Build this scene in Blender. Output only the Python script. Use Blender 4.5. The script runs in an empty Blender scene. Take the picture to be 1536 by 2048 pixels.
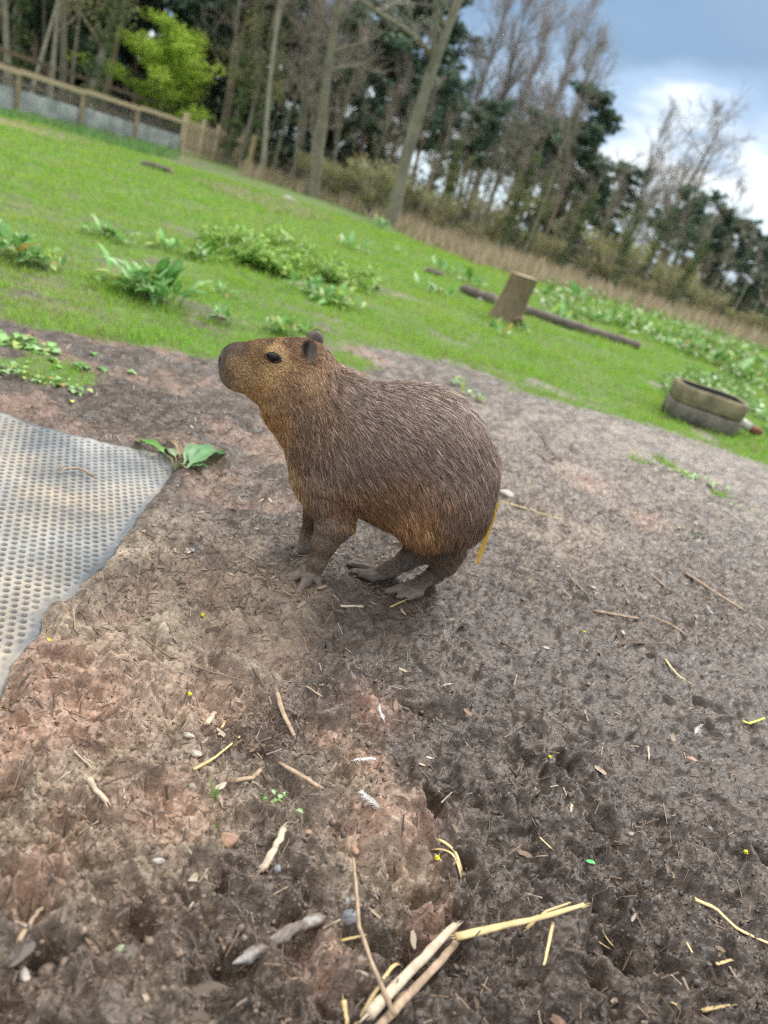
import bpy, math, random
import numpy as np
from math import radians, sin, cos, tan, pi
from mathutils import Matrix, Vector

# ------------------------------------------------------------------ camera
SC = bpy.context.scene
COL = SC.collection
FPX = 1539.0                       # focal length in pixels of the 1536 px wide photograph
PITCH, ROLL, CAM_H = radians(21.7), radians(18.0), 1.0
_f = np.array([0, cos(PITCH), -sin(PITCH)]); _r0 = np.array([1.0, 0, 0]); _u0 = np.array([0, sin(PITCH), cos(PITCH)])
_R = cos(ROLL) * _r0 + sin(ROLL) * _u0
_U = -sin(ROLL) * _r0 + cos(ROLL) * _u0
CAMPOS = np.array([0, 0, CAM_H])
cam_data = bpy.data.cameras.new("camera")
cam = bpy.data.objects.new("camera", cam_data); COL.objects.link(cam)
m = Matrix.Identity(4)
for i in range(3):
    m[i][0] = _R[i]; m[i][1] = _U[i]; m[i][2] = -_f[i]; m[i][3] = CAMPOS[i]
cam.matrix_world = m
cam_data.sensor_fit = 'HORIZONTAL'; cam_data.sensor_width = 26.0
cam_data.lens = 26.0 * FPX / 1536.0
cam_data.clip_start = 0.05; cam_data.clip_end = 2000
cam_data.dof.use_dof = True
cam_data.dof.focus_distance = 1.61
cam_data.dof.aperture_fstop = 2.5
SC.camera = cam

# ------------------------------------------------------------------ world, sun, exposure
SUN_EL, SUN_AZ = radians(50), radians(28)      # azimuth measured from +Y towards +X
world = bpy.data.worlds.new("World"); SC.world = world; world.use_nodes = True
def build_world():
    nt = world.node_tree; N = nt.nodes; L = nt.links; N.clear()
    out = N.new('ShaderNodeOutputWorld')
    sky = N.new('ShaderNodeTexSky'); sky.sky_type = 'NISHITA'; sky.sun_disc = False
    sky.sun_elevation = SUN_EL; sky.sun_rotation = SUN_AZ
    sky.air_density = 1.0; sky.dust_density = 1.5
    b1 = N.new('ShaderNodeBackground'); b1.inputs[1].default_value = 0.10
    L.new(sky.outputs[0], b1.inputs[0])
    tc = N.new('ShaderNodeTexCoord')
    mp = N.new('ShaderNodeMapping'); mp.inputs['Scale'].default_value = (1.0, 1.0, 2.6); mp.inputs['Location'].default_value = (0.35, 0.1, 0.0)
    L.new(tc.outputs['Generated'], mp.inputs[0])
    n1 = N.new('ShaderNodeTexNoise'); n1.inputs['Scale'].default_value = 3.6; n1.inputs['Detail'].default_value = 5; n1.inputs['Roughness'].default_value = 0.5
    L.new(mp.outputs[0], n1.inputs[0])
    sep = N.new('ShaderNodeSeparateXYZ'); L.new(tc.outputs['Generated'], sep.inputs[0])
    # height of the direction, wobbled by the noise -> cloud colour bands
    ma = N.new('ShaderNodeMath'); ma.operation = 'MULTIPLY_ADD'; ma.inputs[1].default_value = 0.34; ma.inputs[2].default_value = -0.17
    L.new(n1.outputs[0], ma.inputs[0])
    mx = N.new('ShaderNodeMath'); mx.operation = 'MULTIPLY'; mx.inputs[1].default_value = -0.10; L.new(sep.outputs[0], mx.inputs[0])
    ad = N.new('ShaderNodeMath'); ad.operation = 'ADD'; L.new(sep.outputs[2], ad.inputs[0]); L.new(ma.outputs[0], ad.inputs[1])
    ad2 = N.new('ShaderNodeMath'); ad2.operation = 'ADD'; L.new(ad.outputs[0], ad2.inputs[0]); L.new(mx.outputs[0], ad2.inputs[1])
    cr = N.new('ShaderNodeValToRGB'); cr.color_ramp.interpolation = 'EASE'
    E = cr.color_ramp.elements
    E[0].position = 0.0; E[0].color = (.50, .66, .82, 1)
    E[1].position = 1.0; E[1].color = (2.25, 2.14, 2.0, 1)
    for p, c in ((0.02, (.62, .78, .90)), (0.06, (.74, .88, .97)), (0.10, (.92, .98, 1.02)), (0.145, (.34, .48, .67)), (0.20, (.17, .285, .44)), (0.30, (.22, .34, .49)), (0.42, (1.0, .99, .97))):
        e = E.new(p); e.color = (*c, 1)
    L.new(ad2.outputs[0], cr.inputs[0])
    b2 = N.new('ShaderNodeBackground'); b2.inputs[1].default_value = 0.78
    L.new(cr.outputs[0], b2.inputs[0])
    mix = N.new('ShaderNodeMixShader'); mix.inputs[0].default_value = 0.86
    L.new(b1.outputs[0], mix.inputs[1]); L.new(b2.outputs[0], mix.inputs[2]); L.new(mix.outputs[0], out.inputs[0])
build_world()
sd = bpy.data.lights.new("sun", 'SUN'); sd.energy = 1.8; sd.angle = radians(18); sd.color = (1.0, .96, .90)
sun = bpy.data.objects.new("sun", sd); COL.objects.link(sun)
sdir = Vector((sin(SUN_AZ) * cos(SUN_EL), cos(SUN_AZ) * cos(SUN_EL), sin(SUN_EL)))
sun.rotation_euler = sdir.to_track_quat('Z', 'Y').to_euler(); sun.location = (3, 4, 8)
SC.view_settings.view_transform = 'Standard'; SC.view_settings.look = 'None'
SC.view_settings.exposure = 0.74; SC.view_settings.gamma = 1.0
SC.render.engine = 'CYCLES'
SC.cycles.use_denoising = False
SC.cycles.use_adaptive_sampling = True; SC.cycles.adaptive_threshold = 0.012
SC.cycles.max_bounces = 6; SC.cycles.diffuse_bounces = 3; SC.cycles.glossy_bounces = 2
SC.cycles.transparent_max_bounces = 8; SC.cycles.caustics_reflective = False; SC.cycles.caustics_refractive = False
SC.cycles.filter_width = 1.2

# ------------------------------------------------------------------ noise and projection helpers
_ga = np.random.default_rng(99).random((256, 256)).astype(np.float32) * np.float32(2 * pi)
_GX = np.cos(_ga).ravel(); _GY = np.sin(_ga).ravel()
def noise(x, y, seed=0):
    """gradient noise, about -1..1"""
    x = np.asarray(x, np.float32) + np.float32((seed * 37.31) % 251); y = np.asarray(y, np.float32) + np.float32((seed * 91.17) % 253)
    x0 = np.floor(x); y0 = np.floor(y); fx = x - x0; fy = y - y0
    ix = x0.astype(np.int32); iy = y0.astype(np.int32)
    u = fx * fx * fx * (fx * (fx * 6 - 15) + 10); v = fy * fy * fy * (fy * (fy * 6 - 15) + 10)
    ia = (ix & 255) * 256; ib = ((ix + 1) & 255) * 256; ja = iy & 255; jb = (iy + 1) & 255
    k = ia + ja; a = _GX[k] * fx + _GY[k] * fy
    k = ib + ja; b = _GX[k] * (fx - 1) + _GY[k] * fy
    k = ia + jb; c = _GX[k] * fx + _GY[k] * (fy - 1)
    k = ib + jb; d = _GX[k] * (fx - 1) + _GY[k] * (fy - 1)
    a += u * (b - a); c += u * (d - c)
    return 1.5 * (a + v * (c - a))
def fbm(x, y, seed=0, octv=4, rough=.5):
    s = 0; a = 1; t = 0
    for k in range(octv):
        s = s + a * noise(x * 2 ** k, y * 2 ** k, seed + 17 * k); t += a; a *= rough
    return s / t
def sstep(a, b, x):
    t = np.clip((x - a) / (b - a), 0, 1); return t * t * (3 - 2 * t)
def ray(px, py):
    return _f + _R * ((px - 768) / FPX) - _U * ((py - 1024) / FPX)
def flat(px, py, z=0.0):
    """where the line of sight of a photograph pixel meets the level z"""
    d = ray(px, py); t = (z - CAM_H) / d[2]; return CAMPOS + d * t
def horizon_y(px): return 380 + (px - 768) * tan(ROLL)
def at_dist(px, dist):
    """ground point seen under photograph column px on the horizon, at a given forward distance"""
    d = ray(px, horizon_y(px)); t = dist / d[1]; q = CAMPOS + d * t
    return np.array([q[0], q[1], 0.0])

# ------------------------------------------------------------------ object helpers
def setp(o, label=None, cat=None, group=None, kind=None):
    if label: o["label"] = label
    if cat: o["category"] = cat
    if group: o["group"] = group
    if kind: o["kind"] = kind
    return o
def mesh_obj(name, verts, faces, mat=None, parent=None, smooth=True, attrs=None, mats=None, mat_idx=None, loc=None):
    """faces: list of int arrays (n,3) or (n,4), or a plain list of tuples"""
    me = bpy.data.meshes.new(name)
    verts = np.asarray(verts, np.float32)
    if isinstance(faces, np.ndarray): faces = [faces]
    if len(faces) and isinstance(faces[0], np.ndarray):
        faces = [f for f in faces if len(f)]
        nl = sum(f.size for f in faces); nf = sum(len(f) for f in faces)
        me.vertices.add(len(verts)); me.vertices.foreach_set('co', verts.ravel())
        me.loops.add(nl); me.loops.foreach_set('vertex_index', np.concatenate([f.ravel() for f in faces]).astype(np.int32))
        tot = np.concatenate([np.full(len(f), f.shape[1]) for f in faces]).astype(np.int32)
        st = np.concatenate([[0], np.cumsum(tot)[:-1]]).astype(np.int32)
        me.polygons.add(nf); me.polygons.foreach_set('loop_start', st)
        try: me.polygons.foreach_set('loop_total', tot)
        except Exception: pass
    else:
        me.from_pydata(verts.tolist(), [], [tuple(int(i) for i in f) for f in faces])
        nf = len(faces)
    if attrs:
        for k, a in attrs.items():
            a = np.asarray(a, np.float32)
            if a.ndim == 1:
                at = me.attributes.new(k, 'FLOAT', 'POINT'); at.data.foreach_set('value', a)
            else:
                at = me.attributes.new(k, 'FLOAT_COLOR', 'POINT')
                b = np.ones((len(a), 4), np.float32); b[:, :3] = a; at.data.foreach_set('color', b.ravel())
    me.polygons.foreach_set('use_smooth', np.full(nf, smooth))
    for mm in (mats or ([mat] if mat else [])): me.materials.append(mm)
    if mat_idx is not None: me.polygons.foreach_set('material_index', np.asarray(mat_idx, np.int32))
    me.update(calc_edges=True); me.validate()
    o = bpy.data.objects.new(name, me); COL.objects.link(o)
    if parent: o.parent = parent
    if loc is not None: o.location = loc
    return o
def empty(name, loc=(0, 0, 0), label=None, cat=None, group=None, rz=0):
    o = bpy.data.objects.new(name, None); COL.objects.link(o); o.empty_display_size = .1
    o.location = loc; o.rotation_euler = (0, 0, rz)
    return setp(o, label, cat, group)
class MB:
    """collects shapes and links them as one mesh"""
    def __init__(s): s.v = []; s.f3 = []; s.f4 = []; s.n = 0; s.a = []
    def add(s, v, f3=None, f4=None, a=None):
        v = np.asarray(v, float)
        s.v.append(v)
        if f3 is not None and len(f3): s.f3.append(np.asarray(f3, int) + s.n)
        if f4 is not None and len(f4): s.f4.append(np.asarray(f4, int) + s.n)
        if a is None: a = np.zeros(3)
        a = np.asarray(a, float)
        s.a.append(np.tile(a, (len(v), 1)) if a.ndim == 1 else a); s.n += len(v)
    def build(s, name, mat, parent=None, smooth=True, col=False, loc=None):
        F = []
        if s.f3: F.append(np.concatenate(s.f3))
        if s.f4: F.append(np.concatenate(s.f4))
        return mesh_obj(name, np.concatenate(s.v), F, mat, parent, smooth, {'col': np.concatenate(s.a)} if col else None, loc=loc)
    def tube(s, pts, rad, sides=6, a=None, cap=True, flat_=1.0):
        pts = np.asarray(pts, float); n = len(pts)
        rad = np.broadcast_to(np.asarray(rad, float), (n,))
        tg = np.gradient(pts, axis=0); tg /= np.linalg.norm(tg, axis=1)[:, None] + 1e-12
        up = np.array([0, 0, 1.0]) if abs(tg[0][2]) < .9 else np.array([1.0, 0, 0])
        V = []
        for i in range(n):
            x = np.cross(tg[i], up); x /= np.linalg.norm(x) + 1e-12; y = np.cross(tg[i], x); up = -y if False else up
            th = np.arange(sides) * 2 * pi / sides
            V.append(pts[i] + rad[i] * (np.cos(th)[:, None] * x + flat_ * np.sin(th)[:, None] * y))
        V = np.concatenate(V)
        i, j = np.meshgrid(np.arange(n - 1), np.arange(sides), indexing='ij'); i = i.ravel(); j = j.ravel(); k = (j + 1) % sides
        f4 = np.stack([i * sides + j, i * sides + k, (i + 1) * sides + k, (i + 1) * sides + j], 1)
        f3 = None
        if cap:
            V = np.concatenate([V, pts[:1], pts[-1:]]); c0 = n * sides; c1 = c0 + 1
            j = np.arange(sides); k = (j + 1) % sides
            f3 = np.concatenate([np.stack([np.full(sides, c0), k, j], 1), np.stack([np.full(sides, c1), (n - 1) * sides + j, (n - 1) * sides + k], 1)])
        s.add(V, f3, f4, a)
    def box(s, c, size, rot=None, a=None, taper=None):
        c = np.asarray(c, float); h = np.asarray(size, float) / 2
        v = np.array([[x, y, z] for z in (-1, 1) for y in (-1, 1) for x in (-1, 1)], float) * h
        if taper: v[4:, :2] *= taper
        if rot is not None: v = v @ np.asarray(rot).T
        s.add(v + c, None, [(0, 2, 3, 1), (4, 5, 7, 6), (0, 1, 5, 4), (2, 6, 7, 3), (0, 4, 6, 2), (1, 3, 7, 5)], a)
def rotz(a): return np.array([[cos(a), -sin(a), 0], [sin(a), cos(a), 0], [0, 0, 1.0]])
def bevel(o, w=.005, seg=2):
    md = o.modifiers.new('bevel', 'BEVEL'); md.width = w; md.segments = seg; return o
def copy_tree(o, parent=None):
    c = o.copy(); COL.objects.link(c); c.parent = parent
    for ch in list(o.children): copy_tree(ch, c)
    return c
def ico(sub=2):
    import bmesh
    bm = bmesh.new(); bmesh.ops.create_icosphere(bm, subdivisions=sub, radius=1.0)
    v = np.array([x.co[:] for x in bm.verts]); f = np.array([[q.index for q in p.verts] for p in bm.faces]); bm.free(); return v, f
ICO1 = ico(1); ICO2 = ico(2); ICO3 = ico(3)

# ------------------------------------------------------------------ material helper
def mat(name, base=(.2, .2, .2), rough=.8, spec=.3, noise_scale=None, var=.3, bump=0.0, bump_scale=40.0, attr=None, sheen=0.0, trans=0.0, tint=None, stretch=None):
    m = bpy.data.materials.new(name); m.use_nodes = True; nt = m.node_tree; N = nt.nodes; L = nt.links
    b = N['Principled BSDF']; b.inputs['Roughness'].default_value = rough; b.inputs['Specular IOR Level'].default_value = spec
    b.inputs['Base Color'].default_value = (*base, 1)
    tc = N.new('ShaderNodeTexCoord'); src = tc.outputs['Object']
    if stretch:
        mp = N.new('ShaderNodeMapping'); mp.inputs['Scale'].default_value = stretch; L.new(src, mp.inputs[0]); src = mp.outputs[0]
    col = None
    if attr:
        a = N.new('ShaderNodeAttribute'); a.attribute_name = attr; col = a.outputs['Color']
    if noise_scale:
        n = N.new('ShaderNodeTexNoise'); n.inputs['Scale'].default_value = noise_scale; n.inputs['Detail'].default_value = 6
        n.inputs['Roughness'].default_value = .65; L.new(src, n.inputs[0])
        r = N.new('ShaderNodeValToRGB'); L.new(n.outputs[0], r.inputs[0])
        r.color_ramp.elements[0].position = .3; r.color_ramp.elements[1].position = .7
        t = tint or (1, 1, 1)
        r.color_ramp.elements[0].color = (1 - var, 1 - var, 1 - var, 1)
        r.color_ramp.elements[1].color = tuple((1 + var) * x for x in t) + (1,)
        mm = N.new('ShaderNodeMix'); mm.data_type = 'RGBA'; mm.blend_type = 'MULTIPLY'; mm.inputs['Factor'].default_value = 1
        if col is not None: L.new(col, mm.inputs['A'])
        else: mm.inputs['A'].default_value = (*base, 1)
        L.new(r.outputs[0], mm.inputs['B']); col = mm.outputs['Result']
    if col is not None: L.new(col, b.inputs['Base Color'])
    if bump:
        n = N.new('ShaderNodeTexNoise'); n.inputs['Scale'].default_value = bump_scale; n.inputs['Detail'].default_value = 6; L.new(src, n.inputs[0])
        bp = N.new('ShaderNodeBump'); bp.inputs['Strength'].default_value = 1.0; bp.inputs['Distance'].default_value = bump
        L.new(n.outputs[0], bp.inputs['Height']); L.new(bp.outputs[0], b.inputs['Normal'])
    if trans:
        b.inputs['Subsurface Weight'].default_value = 0
        tr = N.new('ShaderNodeBsdfTranslucent'); mx = N.new('ShaderNodeMixShader'); mx.inputs[0].default_value = trans
        if col is not None: L.new(col, tr.inputs[0])
        else: tr.inputs[0].default_value = (*base, 1)
        L.new(b.outputs[0], mx.inputs[1]); L.new(tr.outputs[0], mx.inputs[2]); L.new(mx.outputs[0], N['Material Output'].inputs[0])
    return m
rng = np.random.default_rng(7)
# ================================================================== THE GROUND
def poly_dist_mask(x, y, poly):
    """signed distance to a closed polygon, negative inside"""
    x = np.asarray(x, float); y = np.asarray(y, float)
    d = np.full(x.shape, 1e9); inside = np.zeros(x.shape, bool); n = len(poly)
    for i in range(n):
        ax, ay = poly[i]; bx, by = poly[(i + 1) % n]
        ex, ey = bx - ax, by - ay; t = np.clip(((x - ax) * ex + (y - ay) * ey) / (ex * ex + ey * ey + 1e-12), 0, 1)
        d = np.minimum(d, np.hypot(x - ax - t * ex, y - ay - t * ey))
        c = ((ay > y) != (by > y)) & (x < (bx - ax) * (y - ay) / (by - ay + 1e-12) + ax); inside ^= c
    return np.where(inside, -d, d)
# the edge of the lawn, read as ground points
EDGE = [(-400, 560), (0, 640), (180, 672), (330, 702), (430, 728), (520, 722), (640, 700), (760, 706), (860, 722), (930, 728), (1050, 785), (1200, 832), (1330, 868), (1440, 898), (1540, 935), (1900, 1060)]
EDGE_W = np.array([flat(*p)[:2] for p in EDGE])
GRASS_POLY = [tuple(p) for p in EDGE_W] + [(30, 5), (400, 400), (-400, 400), (-30, 2)]
# small tufts of green on the mud (pixel x, y, radius in metres)
TUFTS = [(30, 690, .12), (95, 745, .20), (140, 765, .10), (700, 722, .2), (1275, 920, .07), (1330, 925, .09), (1370, 950, .08), (1440, 990, .07), (420, 640, .1)]
BARE = [(60, 560, .22, .6), (150, 610, .25, .5), (100, 430, .5, .5), (215, 530, .25, .5), (430, 655, .12, .9), (660, 640, .2, .4), (560, 610, .25, .35), (380, 640, .1, .8), (835, 735, .3, .9), (720, 715, .25, .6), (60, 600, .1, .9), (80, 255, .9, .8), (130, 268, 1.0, .9), (20, 245, 1.0, .8), (190, 285, .6, .5), (400, 330, 1.2, .6), (340, 318, .8, .6)]
def grass_mask(x, y):
    r = np.hypot(x, y)
    d = poly_dist_mask(x, y, GRASS_POLY)
    d = d + (.13 * fbm(x * 2.2, y * 2.2, 5) + .12 * fbm(x * 8, y * 8, 6, 4, .65)) * np.clip(r / 3.5, .6, 2)
    g = sstep(.05, -.07, d / np.clip(r / 4, .6, 3))
    patch = fbm(x * 1.3, y * 1.3, 11, 5, .6)
    g = g * (1 - .80 * sstep(.17, .40, patch) * sstep(14, 7, r))
    for px, py, rad, s in BARE:
        q = flat(px, py); dx = (x - q[0]) * .8; dy = (y - q[1]) * .7
        g = g * (1 - s * np.exp(-((dx * dx + dy * dy) / rad ** 2) ** 1.2) * sstep(-.45, .2, fbm(x * 6, y * 6, 31)))
    for px, py, rad in TUFTS:
        q = flat(px, py); dd = np.hypot(x - q[0], y - q[1]) / rad
        g = np.maximum(g, .85 * sstep(1.1, .6, dd + .5 * fbm(x * 8, y * 8, 8)))
    return g
CAPY_C = (-0.02, 1.97)
MAT_PX = [(-500, 720), (0, 840), (60, 862), (200, 893), (330, 908), (348, 925), (352, 946), (300, 1010), (270, 1050), (235, 1095), (205, 1140), (150, 1197), (128, 1212), (110, 1212), (84, 1240), (86, 1262), (70, 1290), (32, 1338), (0, 1398), (-180, 1660), (-900, 1500)]
MAT_W = [tuple(flat(*p)[:2]) for p in MAT_PX]
_pr = np.random.default_rng(3)
PITS = []
for k in range(150):     # hoof and paw prints pressed into the mud
    px = _pr.uniform(-200, 1700); py = _pr.uniform(1260, 2200); q = flat(px, py)
    if _pr.random() < .35 and px > 700 and py < 1700: continue
    PITS.append((q[0], q[1], _pr.uniform(.012, .034), _pr.uniform(1.0, 2.1), _pr.uniform(0, pi), _pr.uniform(.006, .020)))
for px, py, r_, st, an, dp in [(240, 1905, .030, 1.5, .9, .028), (440, 1985, .03, 1.9, 1.1, .028), (15, 1860, .03, 1.6, .2, .03), (500, 1480, .02, 1.5, .3, .012), (1170, 1960, .022, 1.3, .4, .026),
                               (1330, 1950, .02, 1.2, .4, .022), (1270, 1930, .018, 1.2, .4, .02), (850, 1790, .025, 1.5, .7, .022), (700, 1420, .03, 1.7, 2.3, .018), (120, 1335, .04, 1.5, .5, .02), (860, 1610, .02, 1.6, 2.0, .02)]:
    q = flat(px, py); PITS.append((q[0], q[1], r_, st, an, dp))
MQ = flat(775, 1690)
def height(x, y, micro=True):
    x = np.asarray(x, float); y = np.asarray(y, float)
    r = np.hypot(x, y)
    g = grass_mask(x, y)
    h = .05 * fbm(x * .9 + 3, y * .9, 21, 3) + .30 * noise(x * .11, y * .11, 22) * sstep(7, 22, r) * .5
    calm = 1 - .85 * np.exp(-(((x - CAPY_C[0]) / .34) ** 2 + ((y - CAPY_C[1]) / .22) ** 2) ** 2)
    h = h * (1 - .9 * np.exp(-(((x - CAPY_C[0]) / .8) ** 2 + ((y - CAPY_C[1]) / .6) ** 2)))
    mud = 1 - .65 * g
    near = sstep(9, 3, r) * .75 + .25
    rugged = .45 + .65 * sstep(2.0, 1.15, y + .25 * x + .35 * fbm(x * 2, y * 2, 40))
    wx = x + .03 * fbm(x * 7, y * 7, 50); wy = y + .03 * fbm(x * 7, y * 7, 51)
    bil = np.abs(fbm(wx * 7, wy * 7, 23, 3, .5))
    h = h + mud * near * calm * rugged * (.032 * fbm(x * 4, y * 4, 24, 3) + .032 * (bil - .15) + .016 * (np.abs(fbm(wx * 17, wy * 17, 25, 2, .5)) - .2))
    # torn plates of mud: flat tops with sharp lips
    led = 0
    for sc, am, sd_ in ((5, .0100, 141), (9, .0080, 142), (16, .0058, 143), (28, .0030, 144)):
        n_ = fbm(wx * sc + 3 * sd_, wy * sc, sd_, 3, .55); led = led + am * (sstep(-.03, .015, n_) + .6 * sstep(.26, .30, n_) - .5 * sstep(-.27, -.31, n_))
    h = h + mud * near * (.35 + .65 * calm) * (.25 + .95 * rugged) * led
    if micro:
        crumb = sstep(.02, .40, fbm(x * 6 + 4, y * 6, 55, 4, .6) + .12)
        h = h + mud * near * (.65 + .35 * calm) * (crumb * (.0070 * fbm(x * 60, y * 60, 27, 3, .6) + .006 * fbm(x * 30, y * 30, 29, 2)) + .0012 * fbm(x * 90, y * 90, 28, 2))
    if h.ndim and h.size > 1000:
        sub = np.nonzero(r < 2.6)[0]; xs = x[sub]; ys = y[sub]; hs = h[sub]
    else: sub = None; xs = x; ys = y; hs = h
    hs = hs + .030 * np.exp(-(((xs - MQ[0]) / .075) ** 2 + ((ys - MQ[1]) / .05) ** 2) ** 2) * (1 + .5 * fbm(xs * 25, ys * 25, 77, 3))
    for a, b, rad, st, an, dp in PITS:
        dx = xs - a; dy = ys - b; sel = (np.abs(dx) < rad * 5) & (np.abs(dy) < rad * 5)
        if not np.any(sel): continue
        dx = dx[sel] if dx.ndim else dx; dy = dy[sel] if dy.ndim else dy
        u = (dx * cos(an) + dy * sin(an)) / (rad * st); v = (-dx * sin(an) + dy * cos(an)) / rad
        d = np.sqrt(u * u + v * v) * (1 + .35 * fbm((dx + a) * 30, (dy + b) * 30, 33, 2))
        add = -dp * sstep(1.15, .65, d) + dp * .45 * np.exp(-((d - 1.45) / .35) ** 2)
        if hs.ndim: hs[sel] += add
        else: hs = hs + add
    if sub is not None: h[sub] = hs
    else: h = hs
    # the rubber mat presses the ground flat under itself
    dm = poly_dist_mask(x, y, MAT_W)
    k = sstep(.03, -.03, dm); h = h * (1 - k) + (mat_base(x, y) - .014) * k
    return h
def mat_base(x, y):
    return .012 + .012 * np.sin(x * 4.1 + .6) * np.cos(y * 3.1 + .5) + .022 * sstep(2.0, 2.45, y) * np.sin(x * 5 + 1.2)
def gnd(px, py, off=0.0):
    """point on the modelled ground seen at a photograph pixel"""
    z = 0.0
    for _ in range(6):
        q = flat(px, py, z); z = float(height(np.array([q[0]]), np.array([q[1]]))[0])
    q = flat(px, py, z); return np.array([q[0], q[1], z + off])
def hz(x, y): return float(height(np.array([x]), np.array([y]), False)[0])

DARK_PX = [(80, 700, .8), (300, 720, .9), (350, 800, .7), (200, 860, .6), (450, 900, .6), (550, 1000, .4), (400, 1100, -.1), (300, 1150, -.5), (450, 1200, -.7), (600, 1220, -.4), (250, 1300, -.7), (100, 1400, -.9), (350, 1420, -.6), (550, 1300, 0), (700, 1250, .5), (900, 1250, .7), (700, 1330, .9),
    (800, 1400, .9), (650, 1500, 0), (500, 1480, .2), (400, 1560, -.5), (150, 1550, -.9), (100, 1650, -.7), (600, 1650, -.1), (760, 1680, -.8), (300, 1750, -.5), (120, 1850, -.3), (350, 1880, .1), (100, 2000, .2), (500, 1800, .3), (600, 1980, .2), (900, 1500, .6), (1000, 1700, .9), (1200, 1500, 1), (1400, 1600, 1), (1200, 1850, 1),
    (1450, 1900, .9), (950, 1950, .7), (1100, 1300, .9), (1300, 1350, .8), (1500, 1350, .6), (1000, 1150, .4), (1100, 1050, -.1), (1050, 950, .15), (1200, 950, .1), (1300, 1050, .25), (1450, 1100, .4), (1500, 1000, .15), (1400, 1220, .3), (1000, 850, .1), (1200, 880, .05), (850, 740, .2), (1400, 950, .05), (700, 1120, .5), (1500, 1250, .5)]
def build_ground():
    az = np.concatenate([np.radians(np.linspace(-180, -60, 60, endpoint=False)), np.radians(np.arange(-60, 60, .145)), np.radians(np.linspace(60, 180, 60, endpoint=False))])
    rr = np.concatenate([np.linspace(.03, .45, 30, endpoint=False), .45 * np.exp(np.arange(0, math.log(9 / .45), .0030))])
    far = [rr[-1]]
    while far[-1] < 900: far.append(far[-1] * 1.025)
    rr = np.concatenate([rr, far[1:]])
    A, Rr = np.meshgrid(az, rr, indexing='xy')
    jit = (np.random.default_rng(1).random(A.shape) - .5) * .0012
    X = Rr * np.sin(A + jit); Y = Rr * np.cos(A + jit)
    x = X.ravel(); y = Y.ravel()
    z = height(x, y); g = grass_mask(x, y)
    nr, na = X.shape
    i, j = np.meshgrid(np.arange(nr - 1), np.arange(na), indexing='ij'); i = i.ravel(); j = j.ravel(); k = (j + 1) % na
    f = np.stack([i * na + j, i * na + k, (i + 1) * na + k, (i + 1) * na + j], 1)
    V = np.stack([x, y, z], 1)
    c = len(V); V = np.concatenate([V, [[0, 0, float(z[:na].mean())]]])
    j = np.arange(na); f3 = np.stack([np.full(na, c), (j + 1) % na, j], 1)
    g = np.append(g, 0); x = V[:, 0]; y = V[:, 1]; z = V[:, 2]
    # soil kinds: red clay, wet dark silt
    red = .42 * sstep(.18, .50, fbm(x * 2.6, y * 2.6, 61, 4, .6) + .35 * sstep(.2, -.5, x) - .30 * sstep(-.1, .7, x) - .1)
    spots = [(40, 1490, .10, 1), (150, 1400, .16, .9), (90, 1350, .12, .8), (420, 1400, .12, .6), (330, 1640, .09, .8), (250, 1600, .10, .5), (740, 1430, .06, .8), (730, 1550, .05, .9), (760, 1680, .08, .9), (830, 1640, .05, .6),
             (640, 1930, .05, .7), (60, 1800, .05, .9), (120, 1700, .05, .7), (560, 1330, .05, .4), (660, 1480, .05, .7), (860, 1830, .04, .8), (1300, 1040, .12, .6), (1170, 965, .15, .6), (1290, 1050, .1, .5), (480, 1290, .12, .3), (390, 1150, .12, .2), (200, 1260, .1, .3)]
    for px, py, rad, s in spots:
        q = flat(px, py); d = ((x - q[0]) ** 2 + (y - q[1]) ** 2) / rad ** 2
        red = np.maximum(red, s * np.exp(-d * (1 + .8 * fbm(x * 12, y * 12, 62))))
    red = red * .95 * sstep(-.6, .1, fbm(x * 16, y * 16, 63, 4, .6) + .2)
    q = flat(775, 1690); d_ = ((x - q[0]) / .075) ** 2 + ((y - q[1]) / .055) ** 2; MOUND = np.exp(-d_ ** 2)
    q = flat(65, 262); red = np.maximum(red, .9 * np.exp(-(((x - q[0]) / 5) ** 2 + ((y - q[1]) / 1.6) ** 2)))
    DK = np.array(DARK_PX, float); DW = np.array([flat(a, b)[:2] for a, b in DK[:, :2]]); acc = np.zeros(len(x)); wt = np.zeros(len(x))
    wx = x + .06 * fbm(x * 6, y * 6, 66); wy = y + .06 * fbm(x * 6, y * 6, 67)
    for (a, b), v_ in zip(DW, DK[:, 2]):
        w_ = 1 / (((wx - a) ** 2 + (wy - b) ** 2) / max(.3, b * .4) ** 2 + .004) ** 2; acc += w_ * v_; wt += w_
    drk = sstep(-.45, .5, acc / wt + .08 + .55 * fbm(x * 5 + 8, y * 5, 64, 5, .65))
    drk = drk * (1 - MOUND)
    mesh_obj('ground', V, [f3, f], MUD, attrs={'grass': g, 'red': red, 'dark': drk})
    bpy.data.objects['ground']['kind'] = 'structure'
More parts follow.
